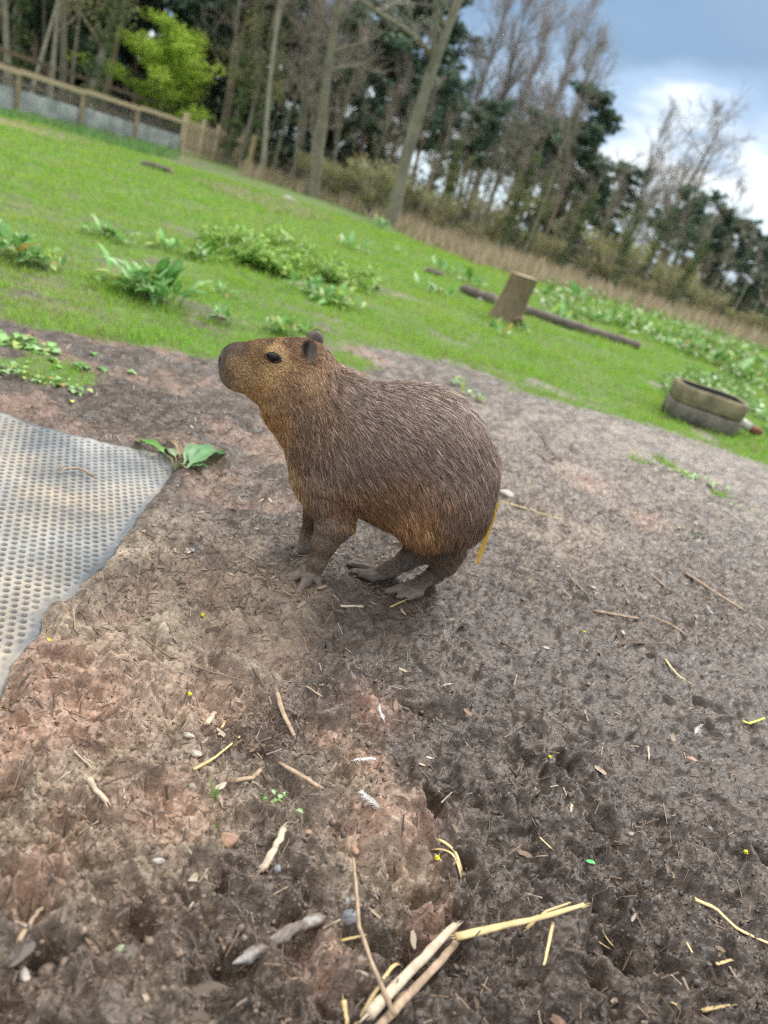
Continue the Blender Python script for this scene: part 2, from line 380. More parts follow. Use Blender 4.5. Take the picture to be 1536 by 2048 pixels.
def mud_material():
    m = bpy.data.materials.new('wet mud and turf'); m.use_nodes = True; nt = m.node_tree; N = nt.nodes; L = nt.links
    b = N['Principled BSDF']
    geo = N.new('ShaderNodeNewGeometry'); pos = geo.outputs['Position']
    def att(n):
        a = N.new('ShaderNodeAttribute'); a.attribute_name = n; return a.outputs['Fac']
    def nz(scale, detail=5, rough=.6, st=None):
        n = N.new('ShaderNodeTexNoise'); n.inputs['Scale'].default_value = scale; n.inputs['Detail'].default_value = detail; n.inputs['Roughness'].default_value = rough
        if st:
            mp = N.new('ShaderNodeMapping'); mp.inputs['Scale'].default_value = st; mp.inputs['Rotation'].default_value = (0, 0, .5); L.new(pos, mp.inputs[0]); L.new(mp.outputs[0], n.inputs[0])
        else: L.new(pos, n.inputs[0])
        return n.outputs[0]
    def ramp(src, pts):
        r = N.new('ShaderNodeValToRGB'); L.new(src, r.inputs[0]); E = r.color_ramp.elements
        E[0].position = pts[0][0]; E[0].color = (*pts[0][1], 1); E[1].position = pts[-1][0]; E[1].color = (*pts[-1][1], 1)
        for p, c in pts[1:-1]:
            e = E.new(p); e.color = (*c, 1)
        return r.outputs[0]
    def mix(f, a, b_, mode='MIX'):
        x = N.new('ShaderNodeMix'); x.data_type = 'RGBA'; x.blend_type = mode
        if isinstance(f, (int, float)): x.inputs['Factor'].default_value = f
        else: L.new(f, x.inputs['Factor'])
        for s, v in (('A', a), ('B', b_)):
            if isinstance(v, tuple): x.inputs[s].default_value = (*v, 1)
            else: L.new(v, x.inputs[s])
        return x.outputs['Result']
    def math_(op, a, b_=None):
        x = N.new('ShaderNodeMath'); x.operation = op
        for i, v in enumerate((a, b_)):
            if v is None: continue
            if isinstance(v, (int, float)): x.inputs[i].default_value = v
            else: L.new(v, x.inputs[i])
        return x.outputs[0]
    tan_ = ramp(nz(9, 10, .78), [(.32, (.075, .059, .045)), (.5, (.235, .192, .143)), (.68, (.45, .38, .295))])
    dark = ramp(nz(14, 10, .76), [(.32, (.022, .0165, .013)), (.5, (.062, .048, .039)), (.72, (.145, .118, .098))])
    red = ramp(nz(16, 6, .65), [(.30, (.20, .115, .082)), (.5, (.36, .225, .165)), (.72, (.52, .375, .285))])
    c = mix(att('dark'), tan_, dark)
    c = mix(att('red'), c, red)
    fine = ramp(nz(120, 6, .75), [(.34, (.50, .49, .48)), (.5, (1, 1, 1)), (.66, (1.36, 1.34, 1.31))])
    c = mix(.9, c, fine, 'MULTIPLY')
    turf = ramp(nz(5, 8, .7), [(.28, (.10, .085, .035)), (.45, (.085, .14, .03)), (.7, (.12, .22, .04))])
    # beyond the modelled blades the turf itself carries the blade pattern
    c = mix(att('grass'), c, turf)
    L.new(c, b.inputs['Base Color'])
    wet = ramp(nz(9, 6, .65), [(.35, (.26, .26, .26)), (.62, (.62, .62, .62))])
    dr = mix(att('dark'), wet, (.36, .36, .36))
    rgh = mix(att('grass'), dr, (.9, .9, .9))
    rg = math_('ADD', rgh, math_('MULTIPLY', math_('SUBTRACT', nz(70, 4, .6), .5), .5))
    L.new(rg, b.inputs['Roughness']); b.inputs['Specular IOR Level'].default_value = .5
    h = math_('ADD', math_('MULTIPLY', nz(90, 8, .6), .0042), math_('MULTIPLY', nz(300, 5, .6), .0011))
    h = math_('ADD', h, math_('MULTIPLY', nz(38, 5, .6, (1, 2.2, 1)), .0045))
    bp = N.new('ShaderNodeBump'); bp.inputs['Strength'].default_value = .9; bp.inputs['Distance'].default_value = 1.0
    L.new(h, bp.inputs['Height']); L.new(bp.outputs[0], b.inputs['Normal'])
    return m
MUD = mud_material()
build_ground()

# ------------------------------------------------------------------ rubber mat
def build_mat():
    P = np.array(MAT_W); q1 = flat(352, 946)[:2]; q2 = flat(0, 1398)[:2]
    ax = (q1 - q2) / np.linalg.norm(q1 - q2); ay = np.array([-ax[1], ax[0]])   # along the near edge / away from it
    if np.dot(np.array(flat(0, 900)[:2]) - q2, ay) < 0: ay = -ay
    st = .0022
    U = (P - q2) @ ax; V = (P - q2) @ ay
    u = np.arange(max(U.min(), -.55), U.max() + st, st); v = np.arange(V.min(), min(V.max(), 1.15), st)
    UU, VV = np.meshgrid(u, v, indexing='ij')
    X = q2[0] + UU * ax[0] + VV * ay[0]; Y = q2[1] + UU * ax[1] + VV * ay[1]
    d = poly_dist_mask(X, Y, MAT_W) + .010 * fbm(X * 16, Y * 16, 71, 4, .65)
    ins = d < 0
    # hexagonal dimples
    s = .0235
    th = .35; a = UU * cos(th) + VV * sin(th); b = -UU * sin(th) + VV * cos(th)
    row = np.round(b / (s * .866)); off = (np.mod(row, 2)) * s / 2
    ca = np.round((a - off) / s) * s + off; cb = row * s * .866
    rr = np.hypot(a - ca, b - cb)
    edge = sstep(-.012, -.03, d)
    hole = sstep(.0078, .0062, rr) * edge
    rim = np.exp(-((rr - .0092) / .0016) ** 2) * edge
    fill = np.clip(.55 + .9 * fbm(X * 5, Y * 5, 73, 4), .15, 1)         # dried mud partly fills the cells
    Z = mat_base(X, Y) + .0015 * fbm(X * 14, Y * 14, 74) - hole * .0062 + rim * .0018 * fill - .006 * sstep(-.006, 0, d)
    idx = -np.ones(ins.shape, int); sel = ins
    idx[sel] = np.arange(sel.sum())
    Vt = np.stack([X[sel], Y[sel], Z[sel]], 1)
    q = (idx[:-1, :-1] >= 0) & (idx[1:, :-1] >= 0) & (idx[1:, 1:] >= 0) & (idx[:-1, 1:] >= 0)
    f = np.stack([idx[:-1, :-1][q], idx[1:, :-1][q], idx[1:, 1:][q], idx[:-1, 1:][q]], 1)
    # side wall: duplicate border ring downward
    e = {}
    E = np.concatenate([f[:, [0, 1]], f[:, [1, 2]], f[:, [2, 3]], f[:, [3, 0]]])
    key = E.min(1) * 10 ** 7 + E.max(1); uq, cnt = np.unique(key, return_counts=True)
    bd = E[np.isin(key, uq[cnt == 1])]
    bv = np.unique(bd); mp = -np.ones(len(Vt), int); mp[bv] = np.arange(len(bv)) + len(Vt)
    Vb = Vt[bv].copy(); Vb[:, 2] -= .016
    side = np.stack([bd[:, 1], bd[:, 0], mp[bd[:, 0]], mp[bd[:, 1]]], 1)
    film = np.clip(.62 + 1.15 * fbm(Vt[:, 0] * 3.2, Vt[:, 1] * 3.2, 75, 5, .6) - .5 * sstep(-.03, -.003, d[sel]), 0, 1)
    film = film * (1 - .93 * hole[sel] * np.clip(1.25 - .6 * fill[sel], 0, 1)); film = np.concatenate([film, np.full(len(bv), .15)])
    warm = np.clip(.5 + 2.2 * fbm(Vt[:, 0] * 3, Vt[:, 1] * 3, 76, 4), 0, 1); warm = np.concatenate([warm, np.zeros(len(bv))])
    m = bpy.data.materials.new('dusty black rubber'); m.use_nodes = True; nt = m.node_tree; N = nt.nodes; L = nt.links; bs = N['Principled BSDF']
    a1 = N.new('ShaderNodeAttribute'); a1.attribute_name = 'film'; a2 = N.new('ShaderNodeAttribute'); a2.attribute_name = 'warm'
    nz = N.new('ShaderNodeTexNoise'); nz.inputs['Scale'].default_value = 60; nz.inputs['Detail'].default_value = 7; nz.inputs['Roughness'].default_value = .7
    geo = N.new('ShaderNodeNewGeometry'); L.new(geo.outputs['Position'], nz.inputs[0])
    mm = N.new('ShaderNodeMix'); mm.data_type = 'RGBA'; L.new(a2.outputs['Fac'], mm.inputs['Factor']); mm.inputs['A'].default_value = (.36, .365, .35, 1); mm.inputs['B'].default_value = (.43, .37, .28, 1)
    ad = N.new('ShaderNodeMath'); ad.operation = 'MULTIPLY_ADD'; ad.inputs[1].default_value = .8; ad.inputs[2].default_value = -.4; L.new(nz.outputs[0], ad.inputs[0])
    a3 = N.new('ShaderNodeMath'); a3.operation = 'ADD'; a3.use_clamp = True; L.new(a1.outputs['Fac'], a3.inputs[0]); L.new(ad.outputs[0], a3.inputs[1])
    m2 = N.new('ShaderNodeMix'); m2.data_type = 'RGBA'; L.new(a3.outputs[0], m2.inputs['Factor']); m2.inputs['A'].default_value = (.085, .105, .125, 1); L.new(mm.outputs['Result'], m2.inputs['B'])
    L.new(m2.outputs['Result'], bs.inputs['Base Color']); bs.inputs['Roughness'].default_value = .45
    bp = N.new('ShaderNodeBump'); bp.inputs['Distance'].default_value = .0015; L.new(nz.outputs[0], bp.inputs['Height']); L.new(bp.outputs[0], bs.inputs['Normal'])
    o = mesh_obj('rubber_mat', np.concatenate([Vt, Vb]), [f, side], m, attrs={'film': film, 'warm': warm})
    setp(o, 'dimpled black rubber mat with a torn edge, coated in pale dried mud', 'mat')
build_mat()
# ================================================================== THE CAPYBARA
# everything is laid out in the animal's own frame: a = towards the rump, v = away from the camera, z = up
CA = np.array([cos(radians(6)), sin(radians(6)), 0]); CV = np.array([-CA[1], CA[0], 0]); CO = np.array([0.0, 1.965, 0])
def side(px, py, v=0.0):
    """pixel -> (a, v, z) on the animal's upright plane at sideways offset v"""
    d = ray(px, py); t = (np.dot(CO - CAMPOS, CV) + v) / np.dot(d, CV)
    q = CAMPOS + d * t - CO
    return np.array([q @ CA, v, q[2]]), t
def foot(px, py, z):
    q = flat(px, py, z) - CO; return np.array([q @ CA, q @ CV, z])
def w2(p): p = np.asarray(p); return CO + p[..., :1] * CA + p[..., 1:2] * CV + p[..., 2:3] * np.array([0, 0, 1.0])
PRIM = []     # (p1, p2, r1, r2, lateral scale, blend)
def S(px, py, r, v=0.0):
    p, t = side(px, py, v); return p, r * t / FPX
def cone(A, B, ls=1.0, k=.02): PRIM.append((A[0], B[0], A[1], B[1], ls, k))
SH = 8.5
def ball(px, py, r, ls, k=.035): a = S(px, py, r - SH); cone(a, a, ls, k)
def body_prims():
    for a, b, ls, k in [((846, 892, 117), (878, 955, 119), .92, .05), ((878, 955, 119), (903, 1012, 88), .92, .05), ((770, 892, 122), (846, 892, 117), .90, .05),
                        ((745, 945, 100), (830, 975, 105), .98, .05), ((700, 895, 116), (770, 890, 124), .86, .05), ((650, 830, 96), (700, 895, 114), .82, .05),
                        ((664, 950, 86), (700, 930, 90), .90, .04), ((598, 792, 86), (646, 830, 98), .80, .05), ((600, 748, 70), (612, 790, 84), .84, .04),
                        ((556, 742, 62), (600, 744, 68), .80, .03), ((520, 738, 58), (556, 740, 62), .76, .03), ((484, 732, 49), (520, 738, 58), .74, .03),
                        ((470, 718, 36), (470, 748, 37), .86, .02), ((860, 1030, 68), (900, 1030, 66), 1.15, .04)]:
        cone(S(a[0], a[1], a[2] - SH), S(b[0], b[1], b[2] - SH), ls, k)
    # brow, cheek and haunch on both sides
    for sgn in (-1, 1):
        p, t = side(548, 708, 0); cone((p + [0, sgn * .038, .002], .020), (p + [.03, sgn * .045, .004], .018), 1, .02)
        p, t = side(585, 765, 0); cone((p + [0, sgn * .040, 0], .045), (p + [.02, sgn * .045, 0], .045), 1, .03)
        p, t = side(875, 990, 0); cone((p + [0, sgn * .065, .02], .095), (p + [-.02, sgn * .085, -.05], .070), 1, .04)
        p, t = side(672, 960, 0); cone((p + [0, sgn * .060, .0], .070), (p + [0, sgn * .065, -.02], .06), 1, .04)
def limb(pts, k=.012):
    for a, b in zip(pts[:-1], pts[1:]): cone(a, b, 1.0, k)
def r_(v, t=2.05): return v * t / FPX
GZ = {}
def limbs():
    vn = foot(625, 1165, 0)[1]; vf = foot(600, 1098, 0)[1]
    # near foreleg
    W = foot(627, 1143, .030)
    limb([(side(668, 1000, vn * .62)[0], r_(50)), (side(670, 1045, vn * .85)[0], r_(36)), (side(649, 1085, vn)[0], r_(24)), (side(636, 1120, vn)[0], r_(17)), (W, r_(17))], .015)
    for tip, rr_, mid in [((577, 1162), 8.5, (600, 1150)), ((600, 1179), 8.5, (612, 1164)), ((638, 1172), 7, (635, 1160)), ((574, 1152), 6, (600, 1144))]:
        limb([(W + [0, 0, -.008], r_(12)), (foot(*mid, .016), r_(rr_ + 1.5)), (foot(*tip, .0085), r_(rr_ - 1.5))], .007)
    # far foreleg
    W = foot(609, 1094, .028)
    limb([(side(650, 1000, vf * .6)[0], r_(46)), (side(634, 1030, vf * .9)[0], r_(27)), (side(618, 1066, vf)[0], r_(16)), (W, r_(14.5))], .015)
    for tip, rr_, mid in [((581, 1092), 7.5, (594, 1090)), ((590, 1104), 7.5, (600, 1100)), ((612, 1108), 6.5, (611, 1104))]:
        limb([(W + [0, 0, -.008], r_(11)), (foot(*mid, .015), r_(rr_ + 1.5)), (foot(*tip, .0085), r_(rr_ - 1))], .007)
    # near hind leg
    vh = foot(850, 1180, 0)[1] + .012
    H = foot(842, 1166, .022)
    limb([(side(872, 1060, vh)[0], r_(60)), (side(888, 1102, vh)[0], r_(42)), (side(889, 1128, vh)[0], r_(23)), (foot(868, 1150, .038), r_(17)), (H, r_(16))], .02)
    for tip, rr_, mid in [((776, 1183), 8.5, (805, 1176)), ((800, 1192), 9.5, (825, 1182)), ((818, 1196), 8, (838, 1186))]:
        limb([(H, r_(13)), (foot(*mid, .016), r_(rr_ + 2)), (foot(*tip, .009), r_(rr_ - 1.5))], .007)
    # far hind leg
    vh = foot(765, 1150, 0)[1]
    H = foot(764, 1148, .022)
    limb([(side(850, 1050, vh * .6)[0], r_(52)), (side(838, 1098, vh)[0], r_(30)), (side(815, 1118, vh)[0], r_(20)), (foot(782, 1140, .032), r_(16)), (H, r_(14))], .02)
    for tip, rr_, mid in [((698, 1127), 7, (728, 1134)), ((707, 1142), 8, (738, 1148)), ((720, 1150), 7, (745, 1156))]:
        limb([(H, r_(12)), (foot(*mid, .015), r_(rr_ + 1.5)), (foot(*tip, .009), r_(rr_ - 1.5))], .007)
body_prims(); NBODY = len(PRIM); limbs()
def sdf(P, near_only=None):
    P = np.asarray(P, np.float32); d = np.full(P.shape[:-1], 1e3, np.float32)
    for p1, p2, r1, r2, ls, k in PRIM:
        q = P - p1.astype(np.float32); q = q * np.array([1, 1 / ls, 1], np.float32)
        e = ((p2 - p1) * np.array([1, 1 / ls, 1])).astype(np.float32); ee = float(e @ e)
        if ee > 1e-9:
            t = np.clip(q @ e / ee, 0, 1); dist = np.sqrt(((q - t[..., None] * e) ** 2).sum(-1)) - (r1 + (r2 - r1) * t)
        else: dist = np.sqrt((q ** 2).sum(-1)) - max(r1, r2)
        dist = dist * np.float32(min(1, ls)); 
        h = np.clip(.5 + .5 * (d - dist) / k, 0, 1)
        d = d * (1 - h) + dist * h - k * h * (1 - h)
    return d
def grad(P, e=.0015):
    g = np.stack([sdf(P + np.eye(3)[i] * e) - sdf(P - np.eye(3)[i] * e) for i in range(3)], -1)
    return g / (np.linalg.norm(g, axis=-1, keepdims=True) + 1e-9)
def surface_nets(lo, hi, st):
    n = [int((hi[i] - lo[i]) / st) + 1 for i in range(3)]
    ax = [lo[i] + st * np.arange(n[i]) for i in range(3)]
    # coarse pass finds where the surface can be
    D = np.empty(n, np.float32)
    for i0 in range(0, n[0], 24):
        sl = slice(i0, min(n[0], i0 + 24)); G = np.stack(np.meshgrid(ax[0][sl], ax[1], ax[2], indexing='ij'), -1)
        D[sl] = sdf(G)
    s = D < 0
    c = [(dx, dy, dz) for dx in (0, 1) for dy in (0, 1) for dz in (0, 1)]
    cnt = sum(s[dx:n[0] - 1 + dx, dy:n[1] - 1 + dy, dz:n[2] - 1 + dz].astype(np.int8) for dx, dy, dz in c)
    act = (cnt > 0) & (cnt < 8); ids = np.argwhere(act); idx = -np.ones(act.shape, int); idx[act] = np.arange(len(ids))
    acc = np.zeros((len(ids), 3)); w = np.zeros(len(ids))
    for i, a in enumerate(c):
        for b in c[i + 1:]:
            if sum(abs(np.array(a) - b)) != 1: continue
            da = D[ids[:, 0] + a[0], ids[:, 1] + a[1], ids[:, 2] + a[2]]; db = D[ids[:, 0] + b[0], ids[:, 1] + b[1], ids[:, 2] + b[2]]
            m_ = (da < 0) != (db < 0); t = da / (da - db + 1e-12)
            acc[m_] += (np.array(a) + t[m_, None] * (np.array(b) - a)); w[m_] += 1
    V = (ids + acc / w[:, None]) * st + lo
    F = []
    for axi in range(3):
        o = [0, 0, 0]; o[axi] = 1
        sh = [slice(1, -1) if k != axi else slice(0, n[k] - 1) for k in range(3)]
        A = s[tuple(slice(1, n[k] - 1) if k != axi else slice(0, n[k] - 1) for k in range(3))]
        B = s[tuple(slice(1, n[k] - 1) if k != axi else slice(1, n[k]) for k in range(3))]
        e = np.argwhere(A != B); pos = A[tuple(e.T)]
        e = e + [0 if k == axi else 1 for k in range(3)]
        b, c2 = [k for k in range(3) if k != axi]
        def I(db, dc):
            q = e.copy(); q[:, b] -= db; q[:, c2] -= dc; return idx[q[:, 0], q[:, 1], q[:, 2]]
        f = np.stack([I(1, 1), I(0, 1), I(0, 0), I(1, 0)], 1)
        flip = pos if axi != 1 else ~pos
        f[~flip] = f[~flip][:, ::-1]; F.append(f)
    F = np.concatenate(F); F = F[(F >= 0).all(1)]
    return V, F
# colours of the coat, read at pixels of the photograph: (px, py, colour of hair tips, hair length, flow dx, dy in pixels)
COAT = [
 # snout and face
 (440, 720, (.15, .125, .105), .0010, 1, .4), (450, 690, (.13, .115, .10), .0012, 1, -.3), (480, 690, (.17, .135, .11), .003, 1, -.1), (455, 745, (.27, .205, .14), .002, 1, .7), (445, 775, (.30, .23, .15), .005, .8, .8),
 (470, 720, (.40, .30, .19), .005, 1, .35), (500, 735, (.42, .30, .18), .007, 1, .5), (480, 770, (.46, .32, .18), .011, .7, .8), (520, 700, (.25, .18, .11), .006, 1, .1), (540, 682, (.16, .12, .09), .008, 1, -.1), (575, 676, (.18, .13, .095), .011, 1, .1), (610, 674, (.19, .135, .10), .012, 1, .4),
 (545, 692, (.88, .60, .33), .006, 1, -.2), (520, 712, (.30, .21, .12), .006, 1, .2), (572, 712, (.62, .42, .24), .008, 1, .4), (548, 732, (.58, .40, .22), .008, 1, .6), (590, 700, (.24, .16, .10), .010, 1, .3), (580, 740, (.27, .185, .115), .012, .9, .7), (530, 760, (.40, .26, .135), .012, .8, .9),
 (560, 780, (.31, .22, .145), .015, .6, 1), (600, 770, (.25, .18, .125), .016, .6, 1), (630, 745, (.36, .26, .17), .014, .5, 1), (640, 690, (.24, .165, .12), .016, .8, .8),
 # throat and chest
 (500, 800, (.46, .28, .125), .018, .7, 1), (530, 830, (.46, .27, .12), .022, .5, 1), (560, 870, (.42, .27, .14), .026, .4, 1), (570, 920, (.42, .31, .19), .028, .3, 1), (590, 960, (.38, .27, .17), .028, .3, 1), (610, 1000, (.25, .17, .11), .022, .2, 1), (560, 820, (.31, .20, .11), .022, .5, 1),
 # neck and shoulder
 (620, 820, (.20, .15, .12), .025, .4, 1), (670, 760, (.22, .165, .135), .026, .7, 1), (710, 770, (.22, .185, .168), .030, 1, .8), (600, 880, (.21, .155, .12), .028, .4, 1), (650, 900, (.185, .148, .128), .032, .5, 1), (640, 970, (.20, .150, .12), .023, .3, 1), (690, 980, (.20, .13, .09), .026, .3, 1),
 # back
 (760, 780, (.26, .222, .208), .036, 1, .55), (850, 785, (.28, .240, .225), .038, 1, .6), (920, 830, (.27, .228, .212), .040, .9, .9), (780, 860, (.23, .190, .175), .038, .9, .8), (860, 870, (.24, .200, .184), .042, .8, .8), (940, 900, (.22, .185, .168), .042, .6, 1), (980, 960, (.20, .163, .145), .040, .2, 1), (720, 880, (.20, .165, .148), .036, .7, .9),
 # flank, belly, rump
 (740, 970, (.25, .165, .105), .036, .7, .8), (720, 1020, (.33, .215, .12), .030, .8, .6), (770, 1040, (.33, .20, .11), .034, .6, .8), (800, 950, (.23, .155, .105), .038, .6, .9), (840, 1000, (.29, .18, .10), .038, .4, 1), (900, 980, (.22, .16, .125), .040, .2, 1), (920, 1040, (.21, .145, .105), .038, .1, 1), (975, 1040, (.18, .135, .11), .038, -.1, 1),
 (860, 1060, (.24, .15, .09), .034, .1, 1), (940, 1085, (.16, .12, .095), .034, -.2, 1), (885, 1118, (.16, .12, .095), .022, -.1, 1), (830, 1085, (.22, .145, .09), .024, .1, 1),
 # legs: short dull hair
 (655, 1008, (.18, .145, .12), .013, .1, 1), (695, 1030, (.19, .145, .105), .013, .2, 1), (665, 1040, (.15, .125, .108), .006, -.1, 1), (645, 1090, (.19, .16, .135), .007, -.3, 1), (632, 1130, (.25, .21, .17), .005, -.2, 1), (615, 1060, (.13, .10, .075), .008, -.2, 1), (880, 1140, (.19, .165, .145), .006, -.4, .8), (820, 1125, (.19, .165, .145), .006, -.7, .6)]
def build_capybara():
    V, F = surface_nets(np.array([-.60, -.25, -.012]), np.array([.36, .25, .80]), .0042)
    for _ in range(2):
        g = grad(V); V = V - g * sdf(V)[:, None] * .8
    N = grad(V)
    # little dents and wrinkles on the bare skin, nostril and mouth pressed in
    root = empty('capybara', tuple(CO), 'brown coarse-haired capybara standing sideways on the mud with its head raised', 'capybara')
    # coat control points in the animal's plane
    cp = np.array([side(c[0], c[1])[0][[0, 2]] for c in COAT]); cc = np.array([c[2] for c in COAT]); _l = cc.mean(1, keepdims=True); cc = np.clip(_l + (cc - _l) * 1.15, .01, 1) * np.array([1.20, 1.07, .97]); cl = np.array([c[3] for c in COAT])
    fl = []
    for c in COAT:
        p1 = side(c[0], c[1])[0]; p2 = side(c[0] + 6 * c[4], c[1] + 6 * c[5])[0]; d = (p2 - p1)[[0, 2]]; fl.append(d / np.linalg.norm(d))
    fl = np.array(fl)
    def coat(P):
        q = P[:, [0, 2]]; C_ = np.empty((len(P), 3)); Ln = np.empty(len(P)); D_ = np.empty((len(P), 2))
        for s in range(0, len(P), 20000):
            d2 = ((q[s:s + 20000, None] - cp[None]) ** 2).sum(-1) + .00006
            w = 1 / d2 ** 2; w /= w.sum(1, keepdims=True)
            C_[s:s + 20000] = w @ cc; Ln[s:s + 20000] = w @ cl; D_[s:s + 20000] = w @ fl
        return C_, Ln, D_
    C0, L0, _ = coat(V)
    nose = side(437, 718)[0]; 
    # skin colour: dark under the coat, slate grey on feet, pinkish toe tips
    low = sstep(.10, .045, V[:, 2])[:, None]
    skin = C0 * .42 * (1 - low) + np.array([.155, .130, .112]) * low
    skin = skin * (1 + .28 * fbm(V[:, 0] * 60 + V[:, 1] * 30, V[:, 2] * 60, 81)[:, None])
    snout = sstep(.034, .018, np.linalg.norm((V - nose) * [1, .6, .75], axis=1))[:, None]
    skin = skin * (1 - snout) + np.array([.115, .098, .088]) * snout
    VV = V.copy()
    for sgn in (-1, 1):
        pn, tn = side(441, 721); cpt = np.array([pn[0], sgn * .016, pn[2]])
        # slide the nostril centre on to the surface
        for _ in range(8):
            g = grad(cpt[None])[0]; cpt = cpt - g * float(sdf(cpt[None])[0])
        d = (VV - cpt) * np.array([1, 1, .8]); dd = np.linalg.norm(d, axis=1)
        k = sstep(.0110, .0045, dd); VV -= N * (k * .008)[:, None]; skin = skin * (1 - .9 * k[:, None]); VV += N * (.0022 * np.exp(-((dd - .0105) / .003) ** 2))[:, None]
    for sgn in (-1, 1):
        c = side(547, 713, -.05)[0]; d = (V[:, [0, 2]] - c[[0, 2]]) @ np.array([[.97, -.25], [.25, .97]]) / np.array([.0245, .0135]); k = (sstep(1.1, .85, np.hypot(d[:, 0], d[:, 1])) * (V[:, 1] * sgn > .02))[:, None]
        skin = skin * (1 - k) + np.array([.02, .015, .012]) * k
    # mouth crease
    mp = np.array([side(x, y)[0] for x, y in [(436, 768), (448, 776), (462, 783), (476, 790)]])
    dm = np.full(len(V), 9.)
    for a, b in zip(mp[:-1], mp[1:]):
        e = (b - a)[[0, 2]]; q = V[:, [0, 2]] - a[[0, 2]]; t = np.clip(q @ e / (e @ e), 0, 1); dm = np.minimum(dm, np.linalg.norm(q - t[:, None] * e, axis=1))
    k = sstep(.006, .001, dm) * (np.abs(V[:, 1]) < .09); VV -= N * (k * .004)[:, None]; skin = skin * (1 - .6 * k[:, None])
    msk = bpy.data.materials.new('capybara skin'); msk.use_nodes = True
    sk = mat('capybara skin', rough=.55, spec=.4, attr='col', bump=.0009, bump_scale=260, noise_scale=90, var=.25)
    body = mesh_obj('body', VV, F, sk, root, attrs={'col': skin})
    # nails
    nl = mat('toenail', (.13, .115, .11), .38, .5, noise_scale=80, var=.25)
    nlp = mat('pale toenail', (.28, .19, .155), .45, .5, noise_scale=80, var=.25)
    for (tx, ty), (mx, my), r, z, m_ in [((572, 1165), (598, 1153), .0082, .011, nl), ((596, 1183), (610, 1166), .0086, .011, nlp), ((639, 1177), (636, 1160), .0065, .010, nl),
                                  ((772, 1184), (805, 1176), .0086, .012, nl), ((795, 1194), (825, 1182), .0092, .012, nl), ((815, 1199), (838, 1186), .0078, .011, nl),
                                  ((694, 1127), (728, 1134), .0078, .012, nl), ((702, 1143), (738, 1148), .0086, .012, nl), ((578, 1091), (594, 1090), .0075, .011, nl), ((588, 1106), (600, 1100), .0075, .011, nl)]:
        a = foot(mx, my, z + .004); b = foot(tx, ty, z - .003); d = (b - a) / np.linalg.norm(b - a)
        v, f = ICO2; v = v.copy()
        sd_ = np.cross(d, [0, 0, 1]); sd_ /= np.linalg.norm(sd_); up = np.cross(sd_, d)
        w = v[:, :1] * d * r * 1.55 + v[:, 1:2] * sd_ * r * .82 + v[:, 2:3] * up * r * .60
        bl = MB(); bl.add(b - d * r * .9 + w, f); n_ = bl.build('toenail', m_, root)
    # eyes
    em = mat('eye', (.004, .003, .002), .04, .3)
    lid = mat('eyelid', (.035, .028, .024), .5, .4)
    for sgn in (-1, 1):
        c = side(548, 714, -.05)[0]; c = np.array([c[0], sgn * .06, c[2]])
        for _ in range(10):
            g = grad(c[None])[0]; c = c - g * float(sdf(c[None])[0])
        g = grad(c[None])[0]; c_ = c - g * .0060
        bl = MB(); bl.add(c_ + ICO3[0] * np.array([.0165, .0125, .0140]), ICO3[1]); bl.build('eye', em, root)
        # dark almond-shaped lid rim
        a1 = side(529, 709, 0)[0] - side(548, 714, 0)[0]; a2 = side(564, 719, 0)[0] - side(548, 714, 0)[0]; up = np.array([.12, 0, 1]); up /= np.linalg.norm(up)
        pts = []
        for t in np.linspace(0, 2 * pi, 25):
            e = (a2 if cos(t) > 0 else a1) * abs(cos(t)) ** 1.1 * .98 + up * sin(t) * (.0098 if sin(t) > 0 else .0085)
            p = c + e
            for _ in range(3): gg = grad(p[None])[0]; p = p - gg * (float(sdf(p[None])[0]) - .0012)
            pts.append(p)
        bl = MB(); bl.tube(pts, .0021, 6, cap=False); bl.build('eyelid', lid, root)
    # ears: small rounded cups
    earm = mat('ear skin', rough=.7, spec=.25, attr='col', bump=.0006, bump_scale=300, noise_scale=120, var=.3)
    EAR = {}
    for sgn in (-1, 1):
        base = side(622, 728, -.05)[0] if sgn < 0 else None
        b0 = side(619, 724, -.055)[0]; b0 = np.array([b0[0], sgn * .058, b0[2]]); top = side(627, 682, -.065)[0]; up = np.array([top[0] - side(619, 724, -.065)[0][0], sgn * .012, top[2] - side(619, 724, -.065)[0][2]])
        for _ in range(8):
            g = grad(b0[None])[0]; b0 = b0 - g * float(sdf(b0[None])[0])
        b0 = b0 - grad(b0[None])[0] * .006
        H_ = np.linalg.norm(up) * 1.14; up = up / np.linalg.norm(up)
        fw = np.array([-.42, sgn * .90, .05]); fw -= up * (fw @ up); fw /= np.linalg.norm(fw)      # the cup opens outwards and a little forwards
        sd_ = np.cross(up, fw)
        nr, nt = 10, 36; P = []; Cc = []
        for lay in (0, 1):
            for i in range(nr + 1):
                for j in range(nt):
                    rad = i / nr; th = j * 2 * pi / nt
                    zz = H_ * (.50 + .52 * rad * sin(th)); nar = .72 + .28 * sstep(-.9, .35, rad * sin(th))
                    x = .0235 * rad * cos(th) * nar * (1 + .06 * sin(3 * th))
                    dep = .0085 * rad ** 2.2 + .0018 * sin(th * 2 + 1) * rad ** 2 + .0015 * noise(x * 300, zz * 300, 5)
                    tk = .0050 * (1 - rad ** 6)
                    P.append(b0 + up * zz + sd_ * x + fw * (dep - (tk if lay else 0)))
                    e = rad ** 7; xs = x / .0235 * (-1)
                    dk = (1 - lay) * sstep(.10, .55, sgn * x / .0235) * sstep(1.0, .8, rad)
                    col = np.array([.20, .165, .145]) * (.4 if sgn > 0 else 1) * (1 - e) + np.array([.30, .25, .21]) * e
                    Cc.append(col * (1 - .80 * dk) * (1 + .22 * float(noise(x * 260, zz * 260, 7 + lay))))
        ff = []; o2 = (nr + 1) * nt
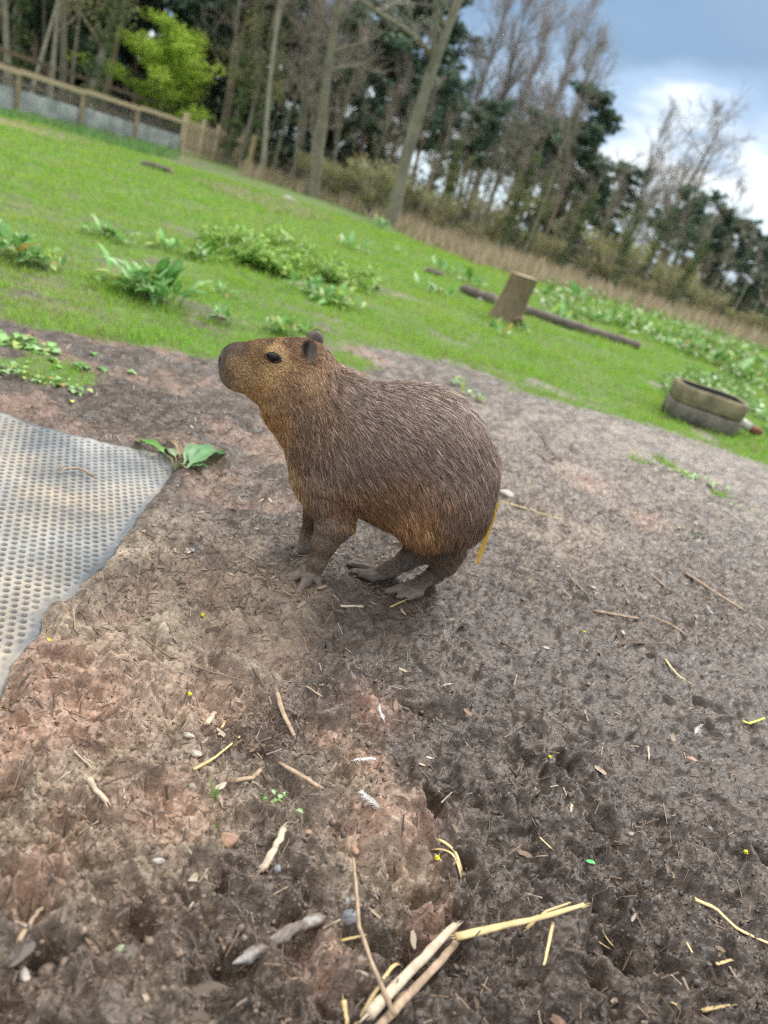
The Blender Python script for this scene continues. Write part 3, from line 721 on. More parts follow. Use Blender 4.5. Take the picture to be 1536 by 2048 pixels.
        for i in range(nr):
            for j in range(nt):
                a = i * nt + j; b_ = i * nt + (j + 1) % nt
                ff.append((a, b_, b_ + nt, a + nt)); ff.append((a + nt + o2, b_ + nt + o2, b_ + o2, a + o2))
        for j in range(nt):
            a = nr * nt + j; b_ = nr * nt + (j + 1) % nt; ff.append((a, b_, b_ + o2, a + o2))
        bl = MB(); bl.add(P, None, ff, np.array(Cc)); er = bl.build('ear', earm, root, col=True)
        nu = nr + 1; nv = nt
        EAR[sgn] = (b0, up, sd_, fw, H_)
        # fringe of short hairs round the rim
        R_ = np.random.default_rng(5 + sgn); hb = MB()
        for k in range(420):
            tt = R_.uniform(0, 1); ang = pi * R_.uniform(0, 1)
            i = nu - 1; j = int(R_.integers(0, nv))
            p = np.array(P[i * nv + j]) + fw * -.001; out_ = (p - (b0 + up * H_ * .5)); out_ /= np.linalg.norm(out_)
            d = out_ * .7 + up * .4 + R_.normal(0, .35, 3); d /= np.linalg.norm(d); ln = R_.uniform(.003, .007)
            sv = np.cross(d, R_.normal(0, 1, 3)); sv /= np.linalg.norm(sv); sv *= .0003
            hb.add([p - sv, p + sv, p + d * ln], [(0, 1, 2)], None, np.array([.20, .155, .12]) * R_.uniform(.5, 1.8))
        hb.build('ear_hair', HAIR, er, col=True)
    # ---------------- the coat itself
    R_ = np.random.default_rng(11)
    tri = np.concatenate([F[:, [0, 1, 2]], F[:, [0, 2, 3]]])
    A = V[tri]; ar = .5 * np.linalg.norm(np.cross(A[:, 1] - A[:, 0], A[:, 2] - A[:, 0]), axis=1)
    cen = A.mean(1); _, Lc, _ = coat(cen)
    facey = sstep(.026, .010, Lc)
    dens = ar * (1 + 3.2 * facey)                       # short hair grows denser
    dens *= sstep(.028, .05, cen[:, 2])                 # bare toes
    dens *= 1 - .97 * sstep(.028, .016, np.linalg.norm((cen - nose) * [1, .6, .75], axis=1))
    dens[cen[:, 1] > .02] *= .75
    n = NHAIR
    ti = R_.choice(len(tri), n, p=dens / dens.sum())
    r1 = np.sqrt(R_.random(n)); r2 = R_.random(n); w = np.stack([1 - r1, r1 * (1 - r2), r1 * r2], 1)
    P = (V[tri[ti]] * w[:, :, None]).sum(1); Nn = (N[tri[ti]] * w[:, :, None]).sum(1); Nn /= np.linalg.norm(Nn, axis=1)[:, None]
    Cc, Ln, D2 = coat(P)
    # keep clear of the eyes and inside of the ears
    keep = np.ones(n, bool)
    for sgn in (-1, 1):
        c = side(547, 714, -.05)[0]; d = (P[:, [0, 2]] - c[[0, 2]]) / np.array([.021, .0125]); keep &= ~((np.hypot(d[:, 0], d[:, 1]) < 1) & (np.abs(P[:, 1]) < .12))
    P = P[keep]; Nn = Nn[keep]; Cc = Cc[keep]; Ln = Ln[keep]; D2 = D2[keep]; n = len(P)
    # direction of growth: in-plane flow + outwards to the side near the spine
    D = np.stack([D2[:, 0], np.zeros(n), D2[:, 1]], 1)
    D[:, 1] += np.sign(P[:, 1]) * .35 * np.clip(Nn[:, 2], 0, 1)
    ang = .30 * fbm(P[:, 0] * 14, P[:, 2] * 14 + P[:, 1] * 9, 91, 2) + R_.normal(0, .13, n)
    D = D - Nn * (D * Nn).sum(1)[:, None]; D /= np.linalg.norm(D, axis=1)[:, None] + 1e-9
    B = np.cross(Nn, D); D = D * np.cos(ang)[:, None] + B * np.sin(ang)[:, None]; B = np.cross(Nn, D)
    lift = np.clip(R_.normal(.20, .10, n), .03, .6) + .12 * sstep(.02, .005, Ln) + .15 * sstep(.3, -.6, Nn[:, 2])
    # clumping
    clump = fbm(P[:, 0] * 55 + P[:, 1] * 21, P[:, 2] * 55 - P[:, 1] * 31, 92, 2)
    Ln = Ln * np.clip(R_.normal(1, .22, n), .4, 1.6) * .92
    D1 = D + Nn * lift[:, None]; D1 /= np.linalg.norm(D1, axis=1)[:, None]
    D3 = D + Nn * (lift * .35)[:, None] + B * (.10 * clump + R_.normal(0, .10, n))[:, None] - np.array([0, 0, .10]); D3 /= np.linalg.norm(D3, axis=1)[:, None]
    p0 = P - Nn * .001; p1 = P + D1 * (Ln * .45)[:, None]; p2 = p1 + D3 * (Ln * .55)[:, None]
    roll = R_.normal(0, .5, n); Wd = B * np.cos(roll)[:, None] + Nn * np.sin(roll)[:, None]
    wid = (.00036 + .00024 * sstep(.004, .03, Ln)) * R_.uniform(.7, 1.35, n)
    q = np.empty((n, 5, 3)); q[:, 0] = p0 - Wd * wid[:, None]; q[:, 1] = p0 + Wd * wid[:, None]; q[:, 2] = p1 + Wd * (wid * .85)[:, None]; q[:, 3] = p1 - Wd * (wid * .85)[:, None]; q[:, 4] = p2
    i0 = np.arange(n) * 5; f4 = np.stack([i0, i0 + 1, i0 + 2, i0 + 3], 1); f3 = np.stack([i0 + 3, i0 + 2, i0 + 4], 1)
    # colour: every hair dark at the root; some hairs nearly black, some pale tan
    kind = R_.random(n); sh = np.exp(R_.normal(0, .28, n))
    darkh = (kind < .34); pale = (kind > .80)
    sh = np.where(darkh, sh * .38, sh); sh = np.where(pale, sh * 1.7, sh); sh *= 1 + .22 * clump
    long_ = sstep(.012, .03, Ln)
    sh = sh * (1.0 + .0 * long_)
    c = Cc * sh[:, None]; g_ = c.mean(1, keepdims=True); c = np.where(pale[:, None], c * .9 + g_ * .1 * np.array([1.15, 1.0, .85]), c)
    tint = R_.normal(0, .06, (n, 1)); c = c * (1 + tint * np.array([[1, 0, -1]]))
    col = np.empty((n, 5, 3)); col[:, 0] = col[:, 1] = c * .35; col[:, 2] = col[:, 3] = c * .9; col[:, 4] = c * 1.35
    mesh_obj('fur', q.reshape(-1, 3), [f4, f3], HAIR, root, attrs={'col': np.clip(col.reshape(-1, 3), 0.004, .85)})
    # whiskers
    wb = MB(); wm = mat('whisker', (.10, .085, .07), .4, .5)
    for k in range(26):
        px, py = R_.uniform(446, 478), R_.uniform(722, 768); v = -.03
        c_ = side(px, py, v)[0]
        for _ in range(6): g = grad(c_[None])[0]; c_ = c_ - g * float(sdf(c_[None])[0])
        g = grad(c_[None])[0]; d = g * .6 + np.array([.5 * R_.uniform(-.6, 1), 0, -.45 * R_.uniform(.3, 1.3)]); d /= np.linalg.norm(d); ln = R_.uniform(.02, .04)
        wb.tube([c_, c_ + d * ln * .5, c_ + d * ln + [0, 0, -.006]], [.0004, .0003, .0001], 3, cap=False)
    wb.build('whiskers', wm, root)
    root.rotation_euler = (0, 0, radians(6))
    return root
NHAIR = 400000
HAIR = mat('coarse hair', rough=.5, spec=.28, attr='col')
CAPY = build_capybara()
# ================================================================== SMALL THINGS ON THE MUD
M_straw = mat('golden straw', (.60, .47, .23), .45, .4, noise_scale=30, var=.3, bump=.0008, bump_scale=120, stretch=(1, 1, 1))
M_wood = mat('weathered wood', (.36, .27, .19), .75, .25, noise_scale=45, var=.4, bump=.0012, bump_scale=140)
M_pale = mat('bleached wood', (.50, .42, .32), .75, .25, noise_scale=50, var=.35, bump=.0010, bump_scale=150)
M_bark = mat('brown bark twig', (.17, .12, .085), .8, .2, noise_scale=60, var=.4, bump=.0012, bump_scale=170)
M_mudw = mat('mud coated wood', (.24, .185, .15), .6, .4, noise_scale=26, var=.55, bump=.004, bump_scale=70)
M_stone = mat('pale stone', (.42, .385, .345), .6, .4, noise_scale=70, var=.4, bump=.0015, bump_scale=90)
M_grey = mat('grey stone', (.19, .20, .22), .4, .5, noise_scale=40, var=.3, bump=.0012, bump_scale=90)
M_clay = mat('clay lump', (.36, .23, .165), .6, .35, noise_scale=40, var=.4, bump=.003, bump_scale=70)
M_feather = mat('white down', (.88, .88, .87), .6, .3, trans=.3)
M_bud = mat('yellow catkin', (.68, .62, .05), .6, .3, noise_scale=300, var=.25, bump=.0008, bump_scale=500)
M_leafy = mat('yellow green leaf', (.50, .56, .10), .5, .4, noise_scale=60, var=.25)
def stem(name, pxs, w, mt, label, cat, flat_=.55, lift=.0, taper=(1, 1), sides=8, rag=0, parent=None, loc=None, jag=.0, group=None, zs=None):
    """a straw or stick laid through a list of photograph pixels; w = width in pixels"""
    z0_ = [gnd(*p)[2] for p in pxs]; zl = np.polyval(np.polyfit(np.arange(len(pxs)), z0_, 1), np.arange(len(pxs)))
    P = np.array([flat(p[0], p[1], z_ + .006) for p, z_ in zip(pxs, zl)]); n = max(4, int(3 * len(P)))
    t = np.linspace(0, len(P) - 1, n); i = np.clip(t.astype(int), 0, len(P) - 2); fr = (t - i)[:, None]
    Q = P[i] * (1 - fr) + P[i + 1] * fr
    dep = np.linalg.norm(P.mean(0) - CAMPOS); r = w / FPX * dep / 2 * .85
    # a stiff stem bridges the bumps: straight line between ends raised to clear the highest lumps
    hs = height(Q[:, 0], Q[:, 1]); u = np.linspace(-1, 1, n)
    if len(P) > 2 and name in ('stem', 'thin_stem', 'straw_stalk', 'leaf_strip') and n > 8: cf = np.polyfit(u, hs, 2); z0 = np.polyval(cf, u)
    else: cf = np.polyfit(u, hs, 1); z0 = np.polyval(cf, u)
    Q[:, 2] = z0 + np.clip((hs - z0).max() * (.85 if w > 14 else .6), 0, .032 if w > 7 else .016) + r * flat_ * .8 + lift
    rg = np.random.default_rng(int(abs(pxs[0][0] * 7 + pxs[0][1])))
    if zs is not None: Q[:, 2] += np.interp(t, np.arange(len(zs)), zs)
    Q[1:-1] += rg.normal(0, r * .06 + jag, (n - 2, 3)) * [1, 1, .2]
    rad = np.linspace(taper[0], taper[1], n) * r * (1 + rg.normal(0, .06, n))
    base = Q.mean(0)
    b = MB(); b.tube(Q - (base if parent is None else loc), rad, sides, flat_=flat_)
    if rag:      # splintered ends
        for e, d in ((0, Q[0] - Q[1]), (-1, Q[-1] - Q[-2])):
            d = d / np.linalg.norm(d)
            for k in range(rag):
                o = rg.normal(0, r * .45, 3); s0 = Q[e] - (base if parent is None else loc) + o * [1, 1, .4]
                b.tube([s0 - d * r, s0 + d * r * rg.uniform(.6, 2.6)], [r * .3, r * .08], 4)
    if parent is not None: return b.build(name, mt, parent)
    o = b.build(name, mt, loc=base); return setp(o, label, cat, group)
def stone(name, px, py, w, mt, label, cat='stone', flat_=.6, seed=1, asp=1.3, ang=0, sink=.35, sharp=.25, group=None):
    p = gnd(px, py); r = w / FPX * np.linalg.norm(p - CAMPOS) / 2 * .80
    v, f = ICO3; v = v.copy(); d = 1 + sharp * fbm(v[:, 0] * 1.3 + seed * 3.1, v[:, 1] * 1.3 + v[:, 2] * 1.7, seed, 3)
    v = v * d[:, None]
    rg = np.random.default_rng(seed)
    for k in range(5):    # broken faces
        nn = rg.normal(0, 1, 3); nn /= np.linalg.norm(nn); h = rg.uniform(.55, .85); s = v @ nn; v = v - nn * np.maximum(0, s - h)[:, None] * .85
    v = v * np.array([r * asp ** .5, r / asp ** .5, r * flat_]); v = v @ rotz(ang).T
    b = MB(); b.add(v, f); o = b.build(name, mt, loc=tuple(p + [0, 0, r * flat_ * (1 - 2 * sink) * .6])); return setp(o, label, cat, group)
ST = 'straw stalks scattered on the mud'
# ---- the big split stick and the straws at the bottom of the picture
t = empty('broken_stick', tuple(gnd(830, 1965)), 'thick pale split stick lying in the mud at the bottom edge', 'stick'); L0 = np.array(t.location)
stem('split_half', [(716, 2080), (790, 1996), (852, 1926), (898, 1876)], 20, M_pale, '', '', .75, .006, (1.1, .9), 12, 5, t, L0)
stem('split_half', [(738, 2090), (812, 2004), (872, 1936), (911, 1888)], 16, M_wood, '', '', .75, .005, (1.1, 1.0), 12, 4, t, L0)
t = empty('straw_stalk', tuple(gnd(1000, 1870)), 'thick golden straw with forked side shoots touching the end of the thick pale stick', 'straw', ST)
L0 = np.array(t.location)
stem('stalk', [(893, 1913), (955, 1893), (1048, 1868), (1095, 1852), (1158, 1828)], 15, M_straw, '', '', .45, .010, (1.25, .6), 8, 2, t, L0)
stem('side_shoot', [(1048, 1866), (1088, 1833), (1134, 1818)], 8, M_straw, '', '', .5, .010, (1, .6), 6, 1, t, L0)
stem('side_shoot', [(1102, 1853), (1092, 1895), (1080, 1945)], 9, M_straw, '', '', .5, .006, (1, .6), 6, 1, t, L0)
def straws(lst):
    for pxs, w, lab in lst: stem('straw_stalk', pxs, w, M_straw, lab, 'straw', .30, .002, (1.1, .7), 6, 1, group=ST)
straws([([(1397, 1787), (1437, 1808), (1476, 1858), (1534, 1900)], 10, 'long bent golden straw lying beside the lower right edge'),
        ([(870, 1683), (905, 1706), (932, 1735)], 8, 'yellow straw lying across another, right of the pale clay lump'),
        ([(882, 1668), (910, 1705), (926, 1744)], 9, 'yellow straw leaf crossing under a straw, right of the pale clay lump'),
        ([(820, 1892), (780, 1945), (745, 2000), (700, 2060)], 9, 'slim golden straw running down to the bottom edge beside the thin brown stem'),
        ([(684, 2008), (690, 2060)], 12, 'short thick golden straw cut by the bottom edge'),
        ([(678, 1876), (735, 1867)], 7, 'short straw lying under the thin brown stem'),
        ([(386, 1545), (430, 1520), (476, 1486)], 7, 'thin green-yellow straw above the white stone'),
        ([(1202, 1847), (1212, 1875), (1222, 1902)], 5, 'little straw pointing up beside a second one in the dark mud'),
        ([(1204, 1875), (1222, 1902)], 4, 'shortest straw of the pair in the dark mud'),
        ([(1434, 1926), (1462, 1922)], 8, 'short double straw scrap near the lower right edge'),
        ([(1377, 1880), (1385, 1904)], 6, 'tiny straw scrap left of the long bent straw'),
        ([(1405, 2018), (1434, 2048)], 9, 'straw scrap cut by the bottom edge at the right'),
        ([(1348, 1998), (1352, 2012)], 6, 'tiny pale straw fleck above the bottom edge'),
        ([(1332, 1317), (1356, 1345), (1386, 1374)], 6, 'straight pale straw lying on the dark mud at the right'),
        ([(1080, 1672), (1108, 1690)], 5, 'short pale straw in the dark mud right of the crossed straws'),
        ([(437, 1470), (452, 1436)], 8, 'upright pale straw scrap above the thin green-yellow straw'),
        ([(780, 1215), (825, 1190)], 4, 'faint straw just below the near hind foot'),
        ([(1005, 1005), (1060, 1018), (1118, 1042)], 5, 'thin wavy straw behind the rump')])
stem('thin_stem', [(698, 1738), (699, 1800), (703, 1890), (728, 1965), (775, 2060)], 8, M_wood, 'long thin brown stem curving down to the bottom edge', 'stem', .9, .018, (.8, 1.2), 7)
STK = 'sticks and twigs lying on the mud'
for pxs, w, mt_, lab, rag in [([(520, 1742), (545, 1712), (560, 1682)], 18, M_pale, 'short stout pale stick with cut ends above the mud-caked stick', 3),
                     ([(555, 1385), (565, 1430), (586, 1480)], 13, M_wood, 'brown stick lying upright in the middle of the mud', 2),
                     ([(280, 1284), (330, 1320), (405, 1348), (482, 1368)], 7, M_bark, 'long thin brown twig lying below the mat', 1),
                     ([(148, 1503), (190, 1542)], 7, M_pale, 'pale twig lying beside its twin above the blunt pale stick', 2),
                     ([(168, 1508), (196, 1538)], 5, M_pale, 'thinner twin of the pale twig lying beside it', 1),
                     ([(176, 1560), (192, 1582), (214, 1606)], 14, M_pale, 'blunt pale stick half sunk in the clay at the left', 3),
                     ([(550, 1545), (600, 1570), (640, 1590)], 12, M_wood, 'flat split wood piece beside the green sprig', 3),
                     ([(32, 1918), (60, 1862), (86, 1828)], 10, M_wood, 'straight pale stick at the lower left edge', 1),
                     ([(412, 1452), (428, 1432)], 13, M_pale, 'stubby pale wood block near the thin straw', 2),
                     ([(1190, 1222), (1225, 1228), (1278, 1236)], 9, M_wood, 'straight brown stick on the dark mud at the right', 2),
                     ([(1290, 1228), (1345, 1252), (1372, 1272)], 6, M_wood, 'thin brown stick right of the straight brown stick', 1),
                     ([(1235, 1293), (1265, 1284), (1330, 1282)], 7, M_bark, 'dark twig below the straight brown stick', 1),
                     ([(680, 1217), (725, 1216)], 9, M_pale, 'short pale twig below the near forefoot', 1),
                     ([(400, 1078), (420, 1086), (438, 1102)], 6, M_bark, 'dark twig left of the forefeet', 1),
                     ([(1070, 905), (1108, 930)], 6, M_wood, 'short stick on the dry mud behind the back', 1),
                     ([(1085, 872), (1100, 900), (1122, 922)], 4, M_bark, 'thin curved twig on the dry mud behind the back', 1),
                     ([(1100, 922), (1142, 915)], 4, M_bark, 'thin straight twig right of the short stick', 1),
                     ([(1370, 1150), (1440, 1195), (1490, 1225)], 9, M_wood, 'grey stick sloping through the wood litter at the right edge', 2),
                     ([(1300, 1150), (1340, 1180)], 6, M_wood, 'small split stick in the wood litter at the right', 1),
                     ([(1145, 1605), (1140, 1628)], 7, M_pale, 'short pale stick standing in the dark mud', 1),
                     ([(1300, 1486), (1301, 1514)], 5, M_pale, 'little pale upright stick left of the star-shaped feather', 1),
                     ([(470, 1560), (505, 1556), (520, 1545)], 12, M_wood, 'curled bark piece right of the white stone', 3),
                     ([(612, 1372), (640, 1402)], 6, M_wood, 'slim split twig right of the upright brown stick', 1),
                     ([(1140, 1160), (1175, 1190)], 5, M_wood, 'slim twig on the mud behind the near hind foot', 1),
                     ([(1000, 1290), (1040, 1300)], 6, M_bark, 'small dark twig on the wet mud', 1)]:
    stem('stick', pxs, w, mt_, lab, 'stick', .6, .002, (1.0, .8), 7, rag, group=STK, jag=.0006)
def mud_stick():
    rg = np.random.default_rng(9); A = gnd(462, 1925); B_ = gnd(650, 1840); n, sd_ = 46, 20; base = (A + B_) / 2; d = B_ - A; d /= np.linalg.norm(d); s_ = np.cross(d, [0, 0, 1]); V = []; Cc = []
    for i in range(n):
        t = i / (n - 1); c = A * (1 - t) + B_ * t + [0, 0, .002 + .004 * sin(t * 3)] + s_ * .004 * sin(t * 5 + 1)
        for j in range(sd_):
            th = j * 2 * pi / sd_; mud = float(sstep(-.1, .3, fbm(t * 5, th * .5, 5, 3) + .25)) if .12 < t < .97 else 0
            r = .0055 + .0015 * t + mud * (.0030 + .0055 * float(fbm(t * 16 + cos(th) * 1.5, sin(th) * 1.5, 6, 4))) + .0007 * float(noise(t * 60, th * 3, 3)); r *= sin(pi * min(1, t * 8 + .12) / 2) * sin(pi * min(1, (1 - t) * 14 + .3) / 2)
            V.append(c + s_ * cos(th) * r + np.array([0, 0, 1.0]) * sin(th) * r * .85 - base); Cc.append(np.array([.15, .12, .10]) * mud + np.array([.27, .26, .25]) * (1 - mud))
    f = [(i * sd_ + j, i * sd_ + (j + 1) % sd_, (i + 1) * sd_ + (j + 1) % sd_, (i + 1) * sd_ + j) for i in range(n - 1) for j in range(sd_)]
    b = MB(); b.add(V, None, f, np.array(Cc)); setp(b.build('mud_caked_stick', mat('mud caked bark', rough=.6, spec=.4, attr='col', noise_scale=70, var=.45, bump=.003, bump_scale=120), loc=tuple(base), col=True), 'fat stick caked in grey mud at the lower middle', 'stick')
mud_stick()
# twig on the mat
tw = empty('twig', tuple(gnd(158, 942)), 'small forked brown twig lying on the rubber mat', 'twig')
def onmat(px, py, dz=.016):
    q = flat(px, py, .02); q = flat(px, py, float(mat_base(np.array([q[0]]), np.array([q[1]]))[0]) + dz); return q - np.array(tw.location)
b = MB(); b.tube([onmat(124, 948), (onmat(128, 938)), onmat(150, 936), onmat(168, 940), onmat(186, 952)], [.002, .0028, .003, .0036, .0042], 6); b.build('stem', M_wood, tw)
b = MB(); b.tube([onmat(128, 938), onmat(116, 934), onmat(112, 940)], [.0025, .002, .001], 5); b.build('side_twig', M_wood, tw)
# ---- stones and lumps
SG = 'stones lying on the mud'
for px, py, w, mt_, lab, fl, sd_, asp, an in [(383, 1566, 50, M_stone, 'white rounded stone in the middle left mud', .55, 3, 1.7, -.5), (1010, 992, 44, M_stone, 'pale flat stone just behind the rump', .6, 5, 1.3, 0), (700, 1838, 42, M_grey, 'dark blue-grey stone beside the thin brown stem', .7, 7, 1.1, .3), (692, 1803, 24, M_grey, 'small grey flint above the dark blue-grey stone', .6, 9, 1.3, 1.1),
                                              (452, 1678, 56, M_clay, 'brown pink stone half sunk above the puddle', .6, 11, 1.3, .1), (378, 1470, 22, M_stone, 'small pale pebble above the white stone', .5, 13, 1.4, 0), (392, 1507, 26, M_stone, 'flat angular pale pebble right above the white stone', .4, 15, 1.4, .2), (556, 1738, 22, M_grey, 'round grey pebble at the end of the stout pale stick', .7, 17, 1.1, .2),
                                              (160, 1770, 40, M_mudw, 'grey-brown muddy stone left of the puddle', .6, 19, 1.5, .3), (85, 1727, 26, M_stone, 'white angular pebble at the lower left', .7, 21, 1.2, .4), (318, 1722, 22, M_stone, 'small shiny white pebble right of the angular one', .5, 23, 2., .5), (50, 1953, 28, M_stone, 'long white pebble at the lower left edge', .5, 25, 2.2, -.7),
                                              (384, 1102, 22, M_grey, 'grey pebble right of the mat edge', .6, 27, 1.2, 0), (290, 1066, 20, M_stone, 'pale pebble at the right edge of the mat', .6, 29, 1.3, .2), (1383, 1518, 24, M_clay, 'flat tan pebble on the dark mud', .4, 31, 1.5, 0), (1182, 1927, 26, M_grey, 'round blue-grey pebble in a deep hoof print', .7, 33, 1.1, 0),
                                              (1418, 1660, 26, M_grey, 'grey pebble half sunk in the dark mud at the right', .4, 35, 1.4, .2), (1130, 2040, 62, M_clay, 'pinkish stone cut by the bottom edge', .5, 37, 1.6, .1), (1262, 1668, 14, M_stone, 'tiny round pebble in the dark mud', .7, 39, 1.1, 0), (95, 1945, 36, M_mudw, 'round mud-coated stone near the lower left corner', .7, 41, 1.2, 0),
                                              (480, 1925, 52, M_mudw, 'large mud-coated stone below the mud-caked stick', .6, 43, 1.4, .5), (710, 1700, 24, M_clay, 'smooth tan pebble left of the pale clay lump', .6, 45, 1.5, -.8), (620, 1666, 20, M_clay, 'small brick-coloured pebble in the middle mud', .5, 49, 1.6, .1),
                                              (1185, 1175, 16, M_stone, 'small white oval pebble on the wet mud behind the feet', .4, 51, 1.6, 0), (1092, 1296, 14, M_stone, 'tiny white oval pebble on the dark mud', .4, 53, 1.8, 0)]:
    stone('stone', px, py, w, mt_, lab, 'stone', fl, sd_, asp, an, group=SG)
_ = (mat('pale crusted clay', (.42, .31, .235), .75, .3, noise_scale=30, var=.35, bump=.004, bump_scale=60), 0)
# ---- feathers
def feather(px, py, w, ang, lab, n=34, lift=.010):
    n = int(n * 1.6)
    p = gnd(px, py); L = w / FPX * np.linalg.norm(p - CAMPOS)
    rg = np.random.default_rng(int(px)); d = np.array([cos(ang), sin(ang), .12]); s_ = np.array([-sin(ang), cos(ang), 0]); b = MB()
    def shaft(t): return d * (t - .5) * L + s_ * .12 * L * sin(t * 2.5) + np.array([0, 0, .004 + lift * t])
    b.tube([shaft(t) for t in np.linspace(0, 1, 8)], np.linspace(.0007, .0003, 8), 4)
    for k in range(n * 2):
        t = rg.uniform(.12, 1); a = shaft(t); sg = 1 if k % 2 else -1; ln = L * .34 * (1 - .55 * t) * rg.uniform(.6, 1.15)
        e = d * rg.uniform(.5, 1.0) + s_ * sg * rg.uniform(.35, .9) + np.array([0, 0, rg.uniform(-.1, .45)]); e /= np.linalg.norm(e)
        mid = a + e * ln * .5 + rg.normal(0, .0005, 3); b.tube([a, mid, a + e * ln + np.array([0, 0, -.001])], [.00055, .0005, .00015], 3, cap=False)
    o = b.build('feather', M_feather, loc=tuple(p)); setp(o, lab, 'feather', 'white feathers on the mud')
for f_ in [(745, 1608, 58, 2.9, 'largest white downy feather, on the pale crusted clay', 60), (722, 1528, 42, .1, 'thin white feather lying on red clay above the largest feather', 22), (763, 1434, 36, 2.1, 'white feather on the dark rim of a print, topmost of three in a line', 26), (1395, 1466, 32, .9, 'star-shaped white feather on the dark mud at the right', 20),
           (893, 1376, 22, .2, 'small white forked feather in the dark middle mud', 8), (1422, 1228, 24, 2.0, 'pale blue-white feather in the wood litter at the right', 20), (100, 300, 1, 0, '', 0)][:-1]: feather(*f_)
# ---- fallen yellow blossoms
def bud(px, py, w, lab, st=None):
    p = gnd(px, py); r = w / FPX * np.linalg.norm(p - CAMPOS) / 2 * .8; v, f = ICO2; b = MB(); rg = np.random.default_rng(int(px * 3))
    for k in range(14):
        c = rg.normal(0, 1, 3); c /= np.linalg.norm(c); b.add(v * r * .42 + c * r * .62 * [1, 1, .7], f)
    t = empty('yellow_blossom', tuple(p + [0, 0, r * .8]), lab, 'blossom', 'fallen yellow blossoms')
    b.build('flower', M_bud, t)
    if st: b = MB(); a = gnd(*st) - p; b.tube([[0, 0, 0], a * .5 + [0, 0, .003], a], [.0006, .0006, .0004], 4); b.build('stalk', M_leafy, t)
for x in [(405, 1233, 11, 'yellow blossom above the long thin twig'), (97, 1284, 11, 'yellow blossom beside the torn mat edge'), (378, 1391, 12, 'yellow blossom on the pinkish clay below the long twig'), (838, 1416, 12, 'yellow blossom beside the topmost feather'), (873, 1719, 13, 'yellow blossom left of the crossed straws', (880, 1708)), (667, 1965, 14, 'yellow blossom on a thread-like stalk near the bottom edge', (690, 1955)),
          (1099, 1516, 9, 'small yellow blossom in the middle of the dark mud'), (1490, 1707, 11, 'yellow blossom at the right edge of the dark mud'), (1316, 1980, 8, 'small yellow blossom above the bottom edge'), (1168, 1266, 8, 'yellow-green blossom below the stick on the right')]: bud(*x)
stem('leaf_strip', [(1490, 1432), (1502, 1441), (1526, 1442)], 9, M_leafy, 'curled yellow-green leaf strip at the right edge', 'leaf', .3, .003, (1, .6), 6)
def small_leaf(px, py, w, mt_, lab):
    p = gnd(px, py); r = w / FPX * np.linalg.norm(p - CAMPOS) / 2; u = np.linspace(0, 1, 9); b = MB(); V = []
    for t in u:
        hw = sin(pi * t) ** .7 * .5
        for s_ in (-1, -.4, 0, .4, 1): V.append([(t - .5) * 2, s_ * hw, .25 * abs(s_) * hw + .1 * sin(t * 6)])
    V = np.array(V) * r; ff = [(i * 5 + j, i * 5 + j + 1, i * 5 + j + 6, i * 5 + j + 5) for i in range(8) for j in range(4)]
    b.add(V @ rotz(px * .37).T + [0, 0, .004], None, ff); setp(b.build('fallen_leaf', mt_, loc=tuple(p)), lab, 'leaf')
small_leaf(1180, 1727, 18, mat('green leaf scrap', (.08, .42, .12), .5, .4), 'small bright green leaf scrap on the dark mud')
small_leaf(142, 803, 22, M_leafy, 'yellow-green fallen leaf in the litter above the mat')
small_leaf(1238, 1700, 1, M_leafy, 'x') if False else None
# ---- the straw that clings to the rump
def rump_straw():
    pts = [(996, 1003), (990, 1024), (988, 1036), (974, 1070), (963, 1100), (955, 1128)]
    P = np.array([w2(side(x, y, -.05)[0]) for x, y in pts]); base = P.mean(0)
    W = _R * .9 + _f * .2; hw = np.array([2.5, 4, 3.5, 5.5, 6, 4]) * 2.0 / FPX
    b = MB(); V = []
    for p, h in zip(P, hw): V += [p - W * h - base, p + _U * 0 + _f * -.0012 - base, p + W * h - base, p + _f * .0015 - base]
    ff = [(i * 4 + j, i * 4 + (j + 1) % 4, i * 4 + 4 + (j + 1) % 4, i * 4 + 4 + j) for i in range(5) for j in range(4)] + [(0, 3, 2, 1), (20, 21, 22, 23)]
    b.add(V, None, ff); o = b.build('straw_stalk', mat('orange yellow straw', (.72, .44, .07), .45, .4, noise_scale=60, var=.2), loc=tuple(base), smooth=False)
    setp(o, 'flat orange-yellow straw blade stuck to the fur of the rump', 'straw')
rump_straw()
# ---- puddles
def puddle(px, py, rx, ry, lab, colr):
    p = gnd(px, py); hx = rx / FPX * np.linalg.norm(p - CAMPOS); a = np.linspace(0, 2 * pi, 32, endpoint=False); gx_, gy_ = np.meshgrid(np.linspace(-1, 1, 15), np.linspace(-1, 1, 15)); hh = height((p[0] + gx_ * hx).ravel(), (p[1] + gy_ * hx).ravel()); hh = hh[(gx_ ** 2 + gy_ ** 2).ravel() < 1]; z = float(np.percentile(hh, 32))
    V = [[0, 0, 0]] + [[cos(t) * hx * (1.05 + .12 * sin(3 * t + px)), sin(t) * hx * ry / rx * (1.05 + .12 * sin(2 * t + py)), 0] for t in a]
    m_ = mat('puddle water', colr, .04, .6); o = mesh_obj('puddle', np.array(V), [(0, i + 1, (i + 1) % 32 + 1) for i in range(32)], m_, loc=(p[0], p[1], z)); o['kind'] = 'structure'; o['label'] = lab; return p[:2], hx, z
puddle(240, 1908, 40, 38, 'milky puddle in a hoof print', (.15, .125, .10))
puddle(440, 1995, 60, 40, 'brown puddle in a pair of prints', (.08, .06, .04))
puddle(12, 1862, 45, 34, 'grey puddle at the left edge', (.10, .09, .08))
